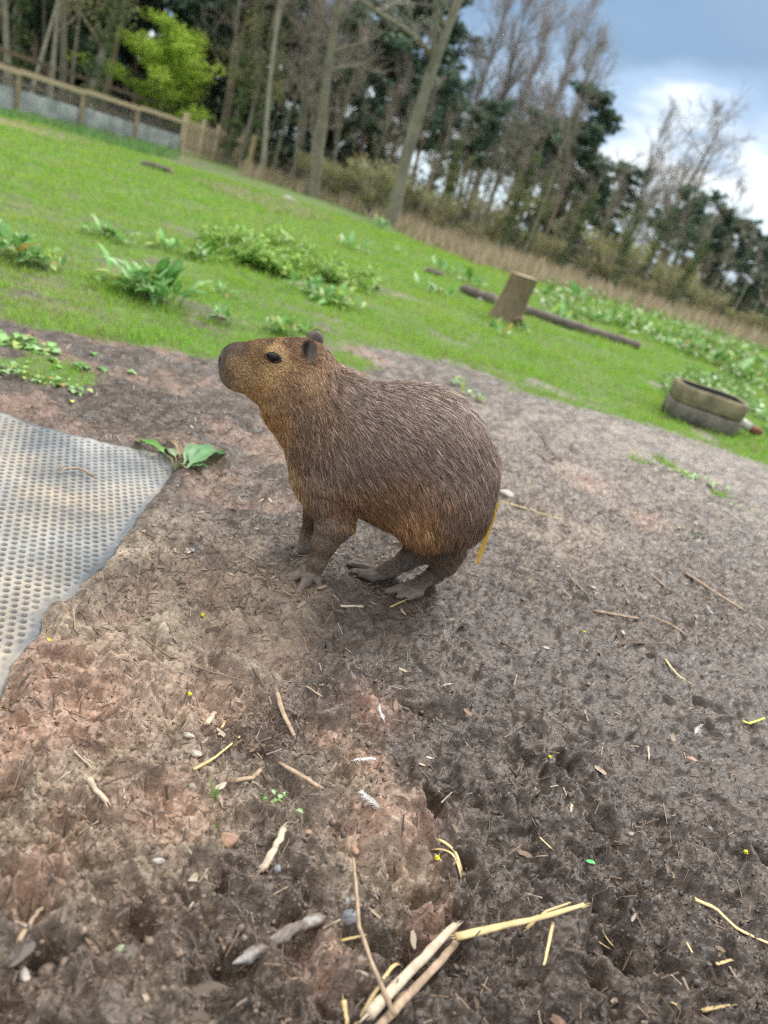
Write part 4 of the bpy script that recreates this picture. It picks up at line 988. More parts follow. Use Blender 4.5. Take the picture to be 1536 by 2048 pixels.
stone('gilded_pebble', 240, 1898, 26, mat('wet shiny pebble', (.30, .34, .22), .12, .8, noise_scale=60, var=.6), 'wet shiny green-gold pebble lying in the milky puddle', 'stone', .6, 71, 1.6, .6, .1)

# ---- wood chips: 300 single chips, the finer litter as stuff
def chip_shape(rg, ln):
    n = 5; w = ln * rg.uniform(.14, .42); V = []; x = np.linspace(-.5, .5, n) * ln; bend = rg.normal(0, .12) * ln; cup = rg.uniform(.05, .25) * w
    for i in range(n):
        hw = w * .5 * (1 if 0 < i < n - 1 else rg.uniform(.1, .9)) * rg.uniform(.75, 1.15); y0 = rg.normal(0, w * .10)
        zc = bend * (x[i] / ln) ** 2 * 2; th = .10 * w + .0006
        x_ = x[i] + (rg.normal(0, ln * .04)); V += [[x_, y0 - hw, zc + cup], [x[i] + rg.normal(0, w * .1), y0, zc + th], [x[i], y0 + hw, zc + cup], [x[i], y0, zc - th]]
    F = [(i * 4 + j, i * 4 + (j + 1) % 4, i * 4 + 4 + (j + 1) % 4, i * 4 + 4 + j) for i in range(n - 1) for j in range(4)] + [(0, 3, 2, 1), ((n - 1) * 4, (n - 1) * 4 + 1, (n - 1) * 4 + 2, (n - 1) * 4 + 3)]
    return np.array(V), np.array(F)
def chip_density(px, py):
    d = .27
    d += 1.2 * math.exp(-((px - 1440) / 230) ** 2 - ((py - 1190) / 120) ** 2) + 1.2 * math.exp(-((px - 1230) / 300) ** 2 - ((py - 1040) / 140) ** 2)
    d -= .24 * (py > 1230)
    d += .35 * math.exp(-((px - 540) / 170) ** 2 - ((py - 1120) / 150) ** 2) + .5 * math.exp(-((px - 520) / 130) ** 2 - ((py - 1480) / 110) ** 2)
    d += .7 * math.exp(-((px - 330) / 180) ** 2 - ((py - 830) / 70) ** 2) + .5 * math.exp(-((px - 760) / 120) ** 2 - ((py - 1110) / 60) ** 2)
    if py > 1620: d *= .45
    if px > 850 and py > 1300: d *= .5
    return max(.09, min(d, 1))
CHIPC = [(.30, .23, .17), (.38, .31, .24), (.19, .14, .10), (.46, .39, .31), (.24, .165, .12)]
def place_rot(rg, p, tilt=.12):
    e = .006; nx = (hz(p[0] + e, p[1]) - hz(p[0] - e, p[1])) / (2 * e); ny = (hz(p[0], p[1] + e) - hz(p[0], p[1] - e)) / (2 * e)
    n = Vector((-nx * .7 + rg.normal(0, tilt), -ny * .7 + rg.normal(0, tilt), 1)).normalized()
    q = n.to_track_quat('Z', 'Y').to_matrix() @ Matrix.Rotation(rg.uniform(0, 2 * pi), 3, 'Z'); return q
def chips():
    rg = np.random.default_rng(21)
    cm = [mat('wood chip', c, .75, .3, noise_scale=120, var=.35) for c in CHIPC]
    protos = []
    for k in range(10):
        v, f = chip_shape(rg, 1.0); me = mesh_obj('wood_chip', v, f, cm[k % 5], smooth=False); bpy.data.objects.remove(me); protos.append(bpy.data.meshes[-1] if False else None)
    protos = []
    for k in range(10):
        v, f = chip_shape(rg, 1.0); o = mesh_obj('wood_chip', v, f, cm[k % 5], smooth=False); protos.append(o.data); bpy.data.objects.remove(o)
    k = 0
    while k < 300:
        px = rg.uniform(-20, 1560); py = rg.uniform(820, 2050)
        if rg.random() > chip_density(px, py): continue
        q = flat(px, py)
        if poly_dist_mask(q[0], q[1], MAT_W) < .01 or (abs(px - 790) < 110 and 990 < py < 1190 and rg.random() < .6): continue
        p = gnd(px, py); ln = rg.uniform(.011, .030) * (1 + .25 * (rg.random() < .15))
        o = bpy.data.objects.new('wood_chip', protos[k % 10]); COL.objects.link(o)
        o.matrix_world = Matrix.Translation(Vector(p) + Vector((0, 0, .0022))) @ place_rot(rg, p).to_4x4() @ Matrix.Scale(ln, 4)
        setp(o, 'small loose wood chip lying flat on the bare mud', 'wood chip', 'wood chips littering the mud'); k += 1
    # fine litter
    N = 60000; V = []; F = []; Cc = []; n = 0
    PX = rg.uniform(-150, 1700, N * 3); PY = rg.uniform(640, 2080, N * 3)
    dn = np.array([chip_density(a, b) for a, b in zip(PX, PY)]); keep = rg.random(N * 3) < dn; PX = PX[keep]; PY = PY[keep]
    Q = np.array([flat(a, b) for a, b in zip(PX, PY)]); Q[:, 2] = height(Q[:, 0], Q[:, 1])
    ok = (poly_dist_mask(Q[:, 0], Q[:, 1], MAT_W) > .004) & (grass_mask(Q[:, 0], Q[:, 1]) < .5); Q = Q[ok]
    e = .005; gx = (height(Q[:, 0] + e, Q[:, 1], False) - height(Q[:, 0] - e, Q[:, 1], False)) / (2 * e); gy = (height(Q[:, 0], Q[:, 1] + e, False) - height(Q[:, 0], Q[:, 1] - e, False)) / (2 * e)
    pal = np.array(CHIPC + [(.13, .10, .08), (.15, .12, .10), (.11, .088, .072)])
    n = len(Q); dist = np.linalg.norm(Q - CAMPOS, axis=1)
    ln = (.004 + .020 * rg.random(n) ** 2.2) * (.8 + .25 * dist); w = ln * rg.uniform(.035, .17, n); a = rg.uniform(0, 2 * pi, n)
    U = np.stack([np.cos(a), np.sin(a), np.cos(a) * gx + np.sin(a) * gy + rg.normal(0, .05, n)], 1); Vv = np.stack([-np.sin(a), np.cos(a), -np.sin(a) * gx + np.cos(a) * gy + rg.normal(0, .10, n)], 1)
    c = Q + [0, 0, .0018]; P = np.empty((n, 6, 3)); j = rg.uniform(.5, 1.2, (n, 4))
    P[:, 0] = c - U * ln[:, None] * .5 - Vv * (w * j[:, 0] * .4)[:, None]; P[:, 1] = c - U * ln[:, None] * .5 + Vv * (w * j[:, 1] * .5)[:, None]
    P[:, 2] = c + U * ln[:, None] * .5 + Vv * (w * j[:, 2] * .5)[:, None]; P[:, 3] = c + U * ln[:, None] * .5 - Vv * (w * j[:, 3] * .4)[:, None]
    P[:, 4] = c - U * ln[:, None] * .2 + [0, 0, .0012]; P[:, 5] = c + U * ln[:, None] * .2 + [0, 0, .0012]
    i0 = np.arange(n) * 6; f4 = np.concatenate([np.stack([i0, i0 + 4, i0 + 5, i0 + 3], 1), np.stack([i0 + 4, i0 + 1, i0 + 2, i0 + 5], 1)]); f3 = np.concatenate([np.stack([i0, i0 + 1, i0 + 4], 1), np.stack([i0 + 3, i0 + 5, i0 + 2], 1)])
    cc = pal[rg.choice(len(pal), n, p=[.07, .06, .14, .05, .10, .2, .2, .18])] * rg.uniform(.7, 1.25, (n, 1))
    o = mesh_obj('wood_litter', P.reshape(-1, 3), [f4, f3], mat('wood litter', rough=.75, spec=.3, attr='col'), smooth=False, attrs={'col': np.repeat(cc, 6, 0)}); setp(o, 'fine wood shreds and bark crumbs mixed into the mud', 'litter', kind='stuff')
    # crumbs of mud
    n = 24000; PX = rg.uniform(-150, 1700, n); PY = rg.uniform(760, 2100, n)
    Q = np.array([flat(a_, b_) for a_, b_ in zip(PX, PY)]); ok = (poly_dist_mask(Q[:, 0], Q[:, 1], MAT_W) > .006) & (grass_mask(Q[:, 0], Q[:, 1]) < .4); Q = Q[ok]
    cl = fbm(Q[:, 0] * 4, Q[:, 1] * 4, 201) + rg.normal(0, .15, len(Q)); Q = Q[cl > -.02]; n = len(Q); Q[:, 2] = height(Q[:, 0], Q[:, 1])
    v, f = ICO1; r = np.exp(rg.normal(-6.5, .55, n)); r = np.minimum(r, .007)
    P = v[None] * (1 + .35 * rg.normal(0, 1, (n, len(v), 1)).clip(-1.3, 1.3)) * r[:, None, None] * rg.uniform(.6, 1.4, (n, 1, 3)) * [1, 1, .7] + Q[:, None] + [0, 0, .001]
    FF = (f[None] + (np.arange(n) * len(v))[:, None, None]).reshape(-1, 3)
    dk = sstep(-.3, .5, Q[:, 0] + .3 * fbm(Q[:, 0] * 2, Q[:, 1] * 2, 5))[:, None]; cc = (np.array([.17, .125, .095]) * (1 - dk) + np.array([.080, .067, .060]) * dk) * rg.uniform(.6, 1.5, (n, 1))
    o = mesh_obj('mud_crumbs', P.reshape(-1, 3), FF, mat('mud crumb', rough=.55, spec=.5, attr='col', noise_scale=200, var=.3, bump=.0008, bump_scale=400), attrs={'col': np.repeat(cc, len(v), 0)}); setp(o, 'crumbled lumps of wet mud lying on the ground', 'mud', kind='stuff')
chips()
# ================================================================== LAWN, PLANTS, TREES, FENCES
G1 = mat('grass blade', rough=.5, spec=.35, attr='col', trans=.35)
def lawn():
    rg = np.random.default_rng(31); N = 520000
    az = np.radians(rg.uniform(-64, 60, N)); r = 2.6 * np.exp(rg.uniform(0, 1, N) ** .9 * math.log(24 / 2.6))
    x = r * np.sin(az); y = r * np.cos(az); g = grass_mask(x, y)
    tall = fbm(x * 1.5, y * 1.5, 301, 3)
    k = rg.random(N) < g * (.75 + .5 * tall); x = x[k]; y = y[k]; r = r[k]; g = g[k]; tall = tall[k]; n = len(x)
    z = height(x, y, False)
    h = (.016 + .022 * rg.random(n)) * (1 + .9 * np.clip(tall, -.5, 1)) * (.7 + .10 * r) * (.5 + .5 * g); w = .0016 * (.55 + .45 * r / 3) * rg.uniform(.7, 1.5, n)
    a = rg.uniform(0, 2 * pi, n); b = a + rg.normal(pi / 2, .5, n); ln = rg.uniform(.2, 1.0, n)
    B = np.stack([x, y, z - .003], 1); W = np.stack([np.cos(a), np.sin(a), 0 * a], 1) * w[:, None]; D = np.stack([np.cos(b) * ln, np.sin(b) * ln, 1 + 0 * a], 1)
    P = np.empty((n, 5, 3)); P[:, 0] = B - W; P[:, 1] = B + W; M_ = B + D * [.35, .35, .6] * h[:, None]; P[:, 2] = M_ + W * .8; P[:, 3] = M_ - W * .8; P[:, 4] = B + D * h[:, None]
    i0 = np.arange(n) * 5
    hue = fbm(x * .9, y * .9, 302, 4) + rg.normal(0, .25, n)
    c = np.array([.25, .50, .045]) * (1 - sstep(-.1, .7, hue))[:, None] + np.array([.40, .55, .08]) * sstep(-.1, .7, hue)[:, None]
    c = np.where((rg.random(n) < .13)[:, None], [.40, .36, .17], c) * rg.uniform(.65, 1.25, (n, 1))
    o = mesh_obj('lawn', P.reshape(-1, 3), [np.stack([i0, i0 + 1, i0 + 2, i0 + 3], 1), np.stack([i0 + 3, i0 + 2, i0 + 4], 1)], G1, attrs={'col': np.repeat(c, 5, 0)})
    setp(o, 'short bright green grass covering the field', 'grass', kind='stuff')
lawn()

# ---------------- broad-leaved plants
LEAF = mat('dock leaf', rough=.42, spec=.45, attr='col', trans=.3)
def leaf_blade(mb, base, d, L, W, rg, colr, wav=.12, n=9, arch=.6):
    """a dock leaf: narrow stalk, long wavy blade bending over"""
    d = np.asarray(d, float); d /= np.linalg.norm(d); up = np.array([0, 0, 1.0]); sd = np.cross(d, up); sd /= np.linalg.norm(sd) + 1e-9
    V = []; C_ = []; ph = rg.uniform(0, 6); p = np.array(base, float); dr = d.copy()
    for i in range(n):
        t = i / (n - 1); hw = W * .5 * (sin(pi * min(1, .10 + .92 * t)) ** .75 if t < .97 else .08) * (.25 if t < .14 else 1)
        nrm = np.cross(sd, dr)
        for s_ in (-1, -.5, 0, .5, 1):
            V.append(p + sd * s_ * hw * (1 + .12 * sin(t * 19 + ph)) + nrm * (abs(s_) * hw * .35 + wav * hw * sin(t * 15 + ph + s_ * 2) * abs(s_)))
            C_.append(np.array(colr) * ((1.35 if s_ == 0 else 1.0) * (.88 + .12 * cos(t * 19 + ph)) * rg.uniform(.92, 1.08)))
        p = p + dr * L / (n - 1); dr = dr - up * arch * 1.5 / (n - 1); dr /= np.linalg.norm(dr)
    F = [(i * 5 + j, i * 5 + j + 1, i * 5 + j + 6, i * 5 + j + 5) for i in range(n - 1) for j in range(4)]
    mb.add(V, None, F, np.array(C_))
GREENS = [(.14, .34, .08), (.20, .44, .11), (.28, .50, .18), (.36, .58, .27), (.42, .56, .16)]
PLANTS = 'broad-leaved weeds growing in the field'
def dock(px, py, size, n, lab, seed, pos=None, cat='plant', name='dock_plant', low=False, pal=GREENS, wl=.34, group=PLANTS, elong=1.0):
    rg = np.random.default_rng(seed); p = gnd(px, py) if pos is None else pos
    if not low: n = int(n * 1.35)
    t = empty(name, tuple(p), lab, cat, group); mb = MB(); sb = MB()
    for k in range(n):
        a = rg.uniform(0, 2 * pi); el = rg.uniform(.15, .6) if low else rg.uniform(.25, 1.35)
        o = np.array([rg.normal(0, size * (.55 if low else .30)) * elong, rg.normal(0, size * (.40 if low else .24)), 0]); L = size * rg.uniform(.30, .72) * (1 if not low else .55)
        d = np.array([cos(a) * cos(el), sin(a) * cos(el), sin(el)]); o[2] = 0
        st_ = o + d * L * .25 + [0, 0, .01]
        sb.tube([o + [0, 0, -.01], (o + st_) / 2 + [0, 0, .004], st_], [size * .012, size * .010, size * .008], 4, np.array([.30, .33, .12]), cap=False)
        c = np.array(pal[rg.integers(0, len(pal))]) * rg.uniform(.8, 1.2)
        if rg.random() < .06: c = np.array([.45, .36, .10])
        leaf_blade(mb, st_, d, L, L * wl * rg.uniform(.8, 1.3), rg, c)
    n_ = len(mb.v)
    if True: mb.v += sb.v; mb.a += sb.a; mb.f4 += [f + mb.n for f in sb.f4]; mb.n += sb.n; mb.build('leaves', LEAF, t, col=True); return t
    mb.build('leaves', LEAF, t, col=True); sb.build('stalks', LEAF, t, col=True); return t
for a in [(290, 590, .34, 46, 'largest light green dock clump, in the grass left of the capybara', 1), (215, 480, .26, 26, 'spiky dock clump up the field behind the largest clump', 2), (335, 500, .24, 18, 'dock clump with broad leaves between the largest clump and the nettle bank', 3), (395, 520, .22, 20, 'pale flopped dock at the right of the broad-leaved clump', 4),
          (20, 520, .30, 26, 'dock clump cut by the left edge of the picture', 5), (85, 535, .18, 14, 'small dark dock beside the clump at the left edge', 6), (622, 590, .26, 22, 'dark dock clump above the capybara nose', 7), (680, 615, .28, 24, 'bright dock with one long leaf pointing right, above the capybara ears', 8),
          (440, 640, .16, 16, 'small pale dock tuft above the capybara nose', 9), (445, 590, .14, 12, 'thin tuft of weed between the docks and the capybara', 10), (560, 668, .15, 26, 'dark weeds just behind the crown of the capybara head', 11), (600, 664, .15, 22, 'weeds just behind the capybara ears', 12),
          (1000, 672, .22, 14, 'small weed in the grass below the stump', 14), (1045, 660, .16, 10, 'tiny weed right of the stump foot', 15),
          (1395, 815, .3, 12, 'weed growing behind the stone trough', 16), (915, 770, .10, 8, 'upright sprig of weed behind the back of the capybara', 17), (945, 798, .12, 12, 'grey-green weed behind the back of the capybara', 18), (790, 505, .2, 12, 'weed tuft right of the nettle bank', 20)]:
    dock(a[0], a[1], a[2], a[3], a[4], a[5] + 40)
for a in [(60, 700, .17, 60, 'creeping round-leaved weed on the mud near the left edge', 31, 1.6), (20, 745, .10, 26, 'round-leaved weed at the left edge above the mat', 32, 1.2), (110, 772, .10, 30, 'ragged grassy weed above the mat', 33, 1.5), (1395, 960, .13, 24, 'creeping weed with round grey-green leaves on the dry mud at the right', 34, 1.5),
          (1492, 1022, .08, 12, 'trailing end of the creeping weed at the right edge', 35, 1.2), (1385, 1072, .06, 7, 'small two-leaved seedling on the mud at the right', 36, 1.2), (540, 1612, .035, 22, 'ferny green sprig in the middle mud', 37, 1.0), (1352, 1360, .02, 8, 'tiny green seedling on the dark mud at the right', 38, 1)]:
    dock(a[0], a[1], a[2], a[3], a[4], a[5] + 60, low=True, wl=.7, name='creeping_weed', elong=a[6])
def near_dock():
    t = empty('dock_plant', tuple(gnd(352, 938)), 'dock seedling with large veined leaves growing at the corner of the rubber mat', 'plant', PLANTS); L0 = np.array(t.location); rg = np.random.default_rng(4)
    for (bx, by), (tx, ty), W, c in [((372, 945), (455, 905), .075, (.17, .36, .16)), ((365, 938), (402, 893), .045, (.20, .38, .17)), ((330, 918), (262, 885), .040, (.12, .32, .05)), ((350, 925), (322, 905), .035, (.34, .46, .26)), ((360, 930), (330, 878), .012, (.35, .28, .16)), ((385, 940), (415, 948), .045, (.18, .36, .16))]:
        a = gnd(bx, by) - L0 + [0, 0, .015]; b_ = gnd(tx, ty) - L0 + [0, 0, .03]; mb = MB(); d = b_ - a; L = np.linalg.norm(d); d[2] += L * .35
        leaf_blade(mb, a, d, L, W, rg, c, .16, 13, .75); mb.build('leaf', LEAF, t, col=True)
        sb = MB(); sb.tube([np.array([0, 0, -.01]), a * .5 + [0, 0, .012], a], [.004, .003, .0025], 5, np.array([.36, .36, .20])); sb.build('stalk', LEAF, t, col=True)
near_dock()
def grass_tuft(px, py, s, lab, seed, name='grass_tuft'):
    rg = np.random.default_rng(seed); p = gnd(px, py); mb = MB()
    for k in range(18):
        a = rg.uniform(0, 6.28); o = rg.normal(0, s * .2, 3) * [1, 1, 0]; d = np.array([cos(a) * .5, sin(a) * .5, 1]) * s * rg.uniform(.4, 1); w = np.array([-sin(a), cos(a), 0]) * s * .035
        mb.add([o - w, o + w, o + d * .6 + w * .7, o + d * .6 - w * .7, o + d * [1.3, 1.3, .9]], [(3, 2, 4)], [(0, 1, 2, 3)], np.array([.15, .34, .06]) * rg.uniform(.7, 1.3))
    setp(mb.build(name, G1, loc=tuple(p), col=True), lab, 'grass tuft')
grass_tuft(428, 1592, .030, 'little green grass tuft right of the white stone', 5); grass_tuft(430, 1655, .014, 'tiny grass sprout above the brown pink stone', 6)
# the weedy bank: a low mass of nettles
def weed_mass(name, P, h, ln, wd, pal, lab, cat, seed, kind='stuff', group=None):
    """many small leaves scattered through a low mound: P are ground points, h the mound height at each"""
    rg = np.random.default_rng(seed); n = len(P)
    zz = rg.random(n) ** .6 * h; c = P + np.stack([0 * zz, 0 * zz, zz], 1)
    a = rg.uniform(0, 2 * pi, n); el = rg.normal(.3, .5, n); U = np.stack([np.cos(a) * np.cos(el), np.sin(a) * np.cos(el), np.sin(el)], 1); W = np.stack([-np.sin(a), np.cos(a), rg.normal(0, .4, n)], 1)
    L = ln * rg.uniform(.6, 1.4, n); w = wd * rg.uniform(.6, 1.4, n)
    Q = np.empty((n, 4, 3)); Q[:, 0] = c; Q[:, 1] = c + U * (L * .5)[:, None] + W * w[:, None] * .5; Q[:, 2] = c + U * L[:, None] - [0, 0, 1] * (L * .2)[:, None]; Q[:, 3] = c + U * (L * .5)[:, None] - W * w[:, None] * .5
    i0 = np.arange(n) * 4; col = np.array(pal)[rg.integers(0, len(pal), n)] * rg.uniform(.7, 1.25, (n, 1))
    o = mesh_obj(name, Q.reshape(-1, 3), np.stack([i0, i0 + 1, i0 + 2, i0 + 3], 1), LEAF, attrs={'col': np.repeat(col, 4, 0)}); return setp(o, lab, cat, group, kind)
def pts_in_px(rg, n, poly):
    xs = [p[0] for p in poly]; ys = [p[1] for p in poly]; X = rg.uniform(min(xs), max(xs), n * 3); Y = rg.uniform(min(ys), max(ys), n * 3)
    k = poly_dist_mask(X, Y, poly) < 0; X = X[k][:n]; Y = Y[k][:n]; Q = np.array([flat(a, b) for a, b in zip(X, Y)]); Q[:, 2] = height(Q[:, 0], Q[:, 1], False); return Q
rg_ = np.random.default_rng(77)
NET = [(395, 480), (470, 470), (560, 505), (640, 525), (720, 560), (752, 575), (735, 590), (640, 565), (560, 560), (480, 535), (410, 520)]
Q = pts_in_px(rg_, 26000, NET); k_ = fbm(Q[:, 0] * 1.6, Q[:, 1] * 1.6, 401, 4, .65) > -.12 - .3 * rg_.random(len(Q)); Q = Q[k_]; hN = .30 * sstep(-.35, .5, fbm(Q[:, 0] * 1.4, Q[:, 1] * 1.4, 401, 3)) * (.6 + .5 * rg_.random(len(Q)))
weed_mass('nettle_patch', Q, hN, .050, .026, [(.15, .30, .05), (.22, .42, .06), (.30, .52, .09), (.42, .56, .14)], 'low yellow-green patch of nettles in the middle of the field', 'nettle patch', 1)
# coarse herbage along the wood edge on the right
VEG = [(1050, 570), (1180, 590), (1330, 628), (1560, 690), (1700, 760), (1700, 850), (1536, 800), (1420, 740), (1300, 690), (1200, 655), (1090, 625)]
Q = pts_in_px(rg_, 9000, VEG); k_ = fbm(Q[:, 0] * 1.1, Q[:, 1] * 1.1, 402, 4, .6) > .13 - .22 * rg_.random(len(Q)); Q = Q[k_]; hN = .26 * sstep(-.25, .5, fbm(Q[:, 0] * 1.1, Q[:, 1] * 1.1, 402, 3))
weed_mass('undergrowth', Q, hN, .16, .075, [(.13, .27, .055), (.18, .35, .07), (.24, .42, .09), (.26, .31, .14)], 'band of rank green weeds at the foot of the wood on the right', 'undergrowth', 2)
Q = pts_in_px(rg_, 1300, [(1330, 800), (1440, 812), (1536, 850), (1560, 900), (1536, 880), (1500, 770), (1400, 745), (1320, 760)]); hN = .05 + .10 * np.clip(fbm(Q[:, 0] * 2, Q[:, 1] * 2, 403), 0, 1)
weed_mass('weed_patch', Q, hN, .10, .05, [(.14, .30, .05), (.20, .38, .06), (.20, .34, .14)], 'loose green weeds round the stone trough', 'weeds', 3)
FARL = ['leafy dock behind the near half of the long grey log', 'leafy dock behind the middle of the long grey log', 'leafy dock behind the far end of the long grey log', 'leafy dock in the weeds between the log and the stone trough', 'leafy dock in the weeds behind the stone trough', 'leafy dock in the weeds near the white post',
        'dark dock left of the short dark log', 'dock at the top edge of the nettle patch', 'dock beside the small dark log far up the lawn', 'dock just left of the tree stump', 'dock behind the long grey log close to the stump', 'dock far up the lawn at the foot of the big grey trunk']
for k, (px, py, s) in enumerate([(1110, 640, .4), (1180, 640, .4), (1270, 660, .45), (1360, 700, .45), (1430, 730, .45), (1500, 760, .45), (870, 590, .35), (700, 500, .4), (880, 545, .4), (940, 570, .4), (1150, 600, .5), (760, 455, .5)]):
    dock(px, py, s, 16, FARL[k], 100 + k, group='docks far up the field')
# dry grass along the wood edge: pale bents
def dry_grass():
    rg = np.random.default_rng(41); P = []; F = []; n = 0
    def band(poly, N, h0, lab, name, cs):
        Q = pts_in_px(rg, N, poly); n = len(Q); r = np.linalg.norm(Q[:, :2], axis=1); h = h0 * rg.uniform(.4, 1.2, n); w = .0011 * r * rg.uniform(.6, 1.4, n); a = rg.uniform(-.6, .6, n)
        W = np.stack([np.cos(a), np.sin(a), 0 * a], 1) * w[:, None]; D = np.stack([rg.normal(0, .35, n), rg.normal(0, .3, n), np.ones(n)], 1) * h[:, None]
        V = np.empty((n, 3, 3)); V[:, 0] = Q - W; V[:, 1] = Q + W; V[:, 2] = Q + D
        col = np.array(cs)[rg.integers(0, len(cs), n)] * rg.uniform(.7, 1.2, (n, 1)); o = mesh_obj(name, V.reshape(-1, 3), np.arange(n * 3).reshape(-1, 3), G1, attrs={'col': np.repeat(col, 3, 0)}); setp(o, lab, 'dry grass', kind='stuff')
    dry = [(.46, .37, .26), (.38, .30, .20), (.52, .44, .33), (.30, .25, .16)]
    band([(470, 335), (560, 355), (700, 395), (860, 455), (1000, 500), (1180, 548), (1350, 600), (1560, 660), (1700, 705), (1700, 745), (1536, 705), (1330, 640), (1150, 590), (1000, 548), (860, 492), (700, 418), (560, 372), (480, 352)], 26000, .55, 'strip of tall pale dead grass along the edge of the wood', 'dead_grass', dry)
    band([(380, 366), (450, 378), (540, 402), (600, 418), (665, 448), (600, 440), (540, 426), (500, 408), (430, 386)], 3800, .13, 'patch of flattened straw-coloured grass up the field behind the nettles', 'straw_patch', [(.50, .42, .30), (.60, .52, .40), (.26, .44, .08), (.30, .48, .10)])
    band([(0, 222), (120, 238), (230, 262), (350, 306), (360, 322), (240, 294), (110, 252), (0, 228)], 3500, .22, 'fringe of long green grass along the foot of the fence', 'fence_grass', [(.14, .30, .10), (.18, .36, .10), (.28, .40, .16)])
dry_grass()

# ---------------- stump, logs, trough and other things on the field
M_stump = mat('grey brown stump bark', (.22, .17, .11), .85, .2, noise_scale=9, var=.35, bump=.02, bump_scale=14, stretch=(3, 3, .6))
M_log = mat('grey log bark', (.15, .125, .115), .85, .2, noise_scale=10, var=.4, bump=.015, bump_scale=18)
M_cut = mat('cut wood face', (.42, .34, .24), .7, .2, noise_scale=12, var=.3)
def stump():
    p = gnd(1008, 640); t = empty('tree_stump', tuple(p), 'tall brown tree stump standing on the lawn with a log behind it', 'stump'); D = np.linalg.norm(p - CAMPOS)
    H = 92 / FPX * D; R0 = 26 / FPX * D; rg = np.random.default_rng(3); b = MB(); n = 12; sides = 28; V = []
    for i in range(n):
        t_ = i / (n - 1); z = H * t_; lean = np.array([.10 * z, 0, 0])
        for j in range(sides):
            th = j * 2 * pi / sides; r = R0 * (1.0 + .30 * (1 - t_) ** 4 * (1 + .5 * sin(th * 5 + 1)) + .05 * sin(th * 4 + 2) + .04 * float(noise(cos(th) * 3, sin(th) * 3 + t_ * 2, 4)) - .03 * t_)
            V.append(np.array([cos(th) * r, sin(th) * r, z]) + lean)
    f = [(i * sides + j, i * sides + (j + 1) % sides, (i + 1) * sides + (j + 1) % sides, (i + 1) * sides + j) for i in range(n - 1) for j in range(sides)]
    b.add(np.array(V) - [0, 0, .03], None, f); b.build('trunk', M_stump, t)
    b = MB(); top = np.array(V[-sides:]) - [0, 0, .03]; c = top.mean(0); ring2 = c + (top - c) * 1.0 + [0, 0, .004]; b.add(np.concatenate([[c + [0, 0, .008]], ring2]), [(0, 1 + j, 1 + (j + 1) % sides) for j in range(sides)]); b.build('cut_face', M_cut, t)
    b = MB(); b.tube([[.04, -.1, 0], [R0 * 1.1, -.22, .10], [R0 * 1.3, -.25, .02]], [.05, .045, .02], 7); b.build('root', M_stump, t)
stump()
def log(pxs, w, lab, name='log', m_=M_log, z=.0, n=14, taper=(1, .9), rough=.05):
    P = np.array([gnd(*q) for q in pxs]); D = np.linalg.norm(P.mean(0) - CAMPOS); r = w / FPX * D / 2; L = np.linspace(0, len(P) - 1, n); Q = np.stack([np.interp(L, range(len(P)), P[:, k]) for k in range(3)], 1)
    Q[:, 2] += r * .8 + z; rg = np.random.default_rng(int(w * 7 + pxs[0][0])); Q += rg.normal(0, r * rough, Q.shape); base = Q.mean(0); t = empty(name, tuple(base), lab, 'log')
    b = MB(); b.tube(Q - base, np.linspace(taper[0], taper[1], n) * r * (1 + rg.normal(0, .06, n)), 12, cap=False); b.build('bark', m_, t)
    for e, d in ((0, Q[0] - Q[1]), (-1, Q[-1] - Q[-2])):
        d /= np.linalg.norm(d); b = MB(); b.tube([Q[e] - base - d * .002, Q[e] - base + d * .012], [r * taper[0 if e == 0 else 1] * .96] * 2, 12); b.build('cut_end', M_cut, t)
log([(1046, 628), (1120, 652), (1200, 678), (1273, 700)], 19, 'long straight grey log lying on the lawn to the right of the stump')
log([(925, 585), (955, 598), (990, 612)], 21, 'short dark log lying on the lawn to the left of the stump', taper=(.8, 1))
log([(850, 545), (885, 556)], 12, 'small dark log far up the lawn left of the stump')
log([(285, 332), (342, 347)], 11, 'dark brown log lying on the grass in front of the fence corner')
log([(720, 570), (757, 580)], 10, 'thin dark branch lying at the right foot of the nettle patch')
stone('boulder', 580, 402, 34, M_stone, 'pale boulder lying far up the field', 'stone', .5, 81, 1.6, .4)
stone('boulder', 965, 602, 26, M_stone, 'pale stone leaning on the short dark log', 'stone', .5, 82, 1.6, .4)
stone('boulder', 438, 632, 40, M_stone, 'flat white stone in the grass above the capybara nose', 'stone', .25, 83, 1.9, .4)
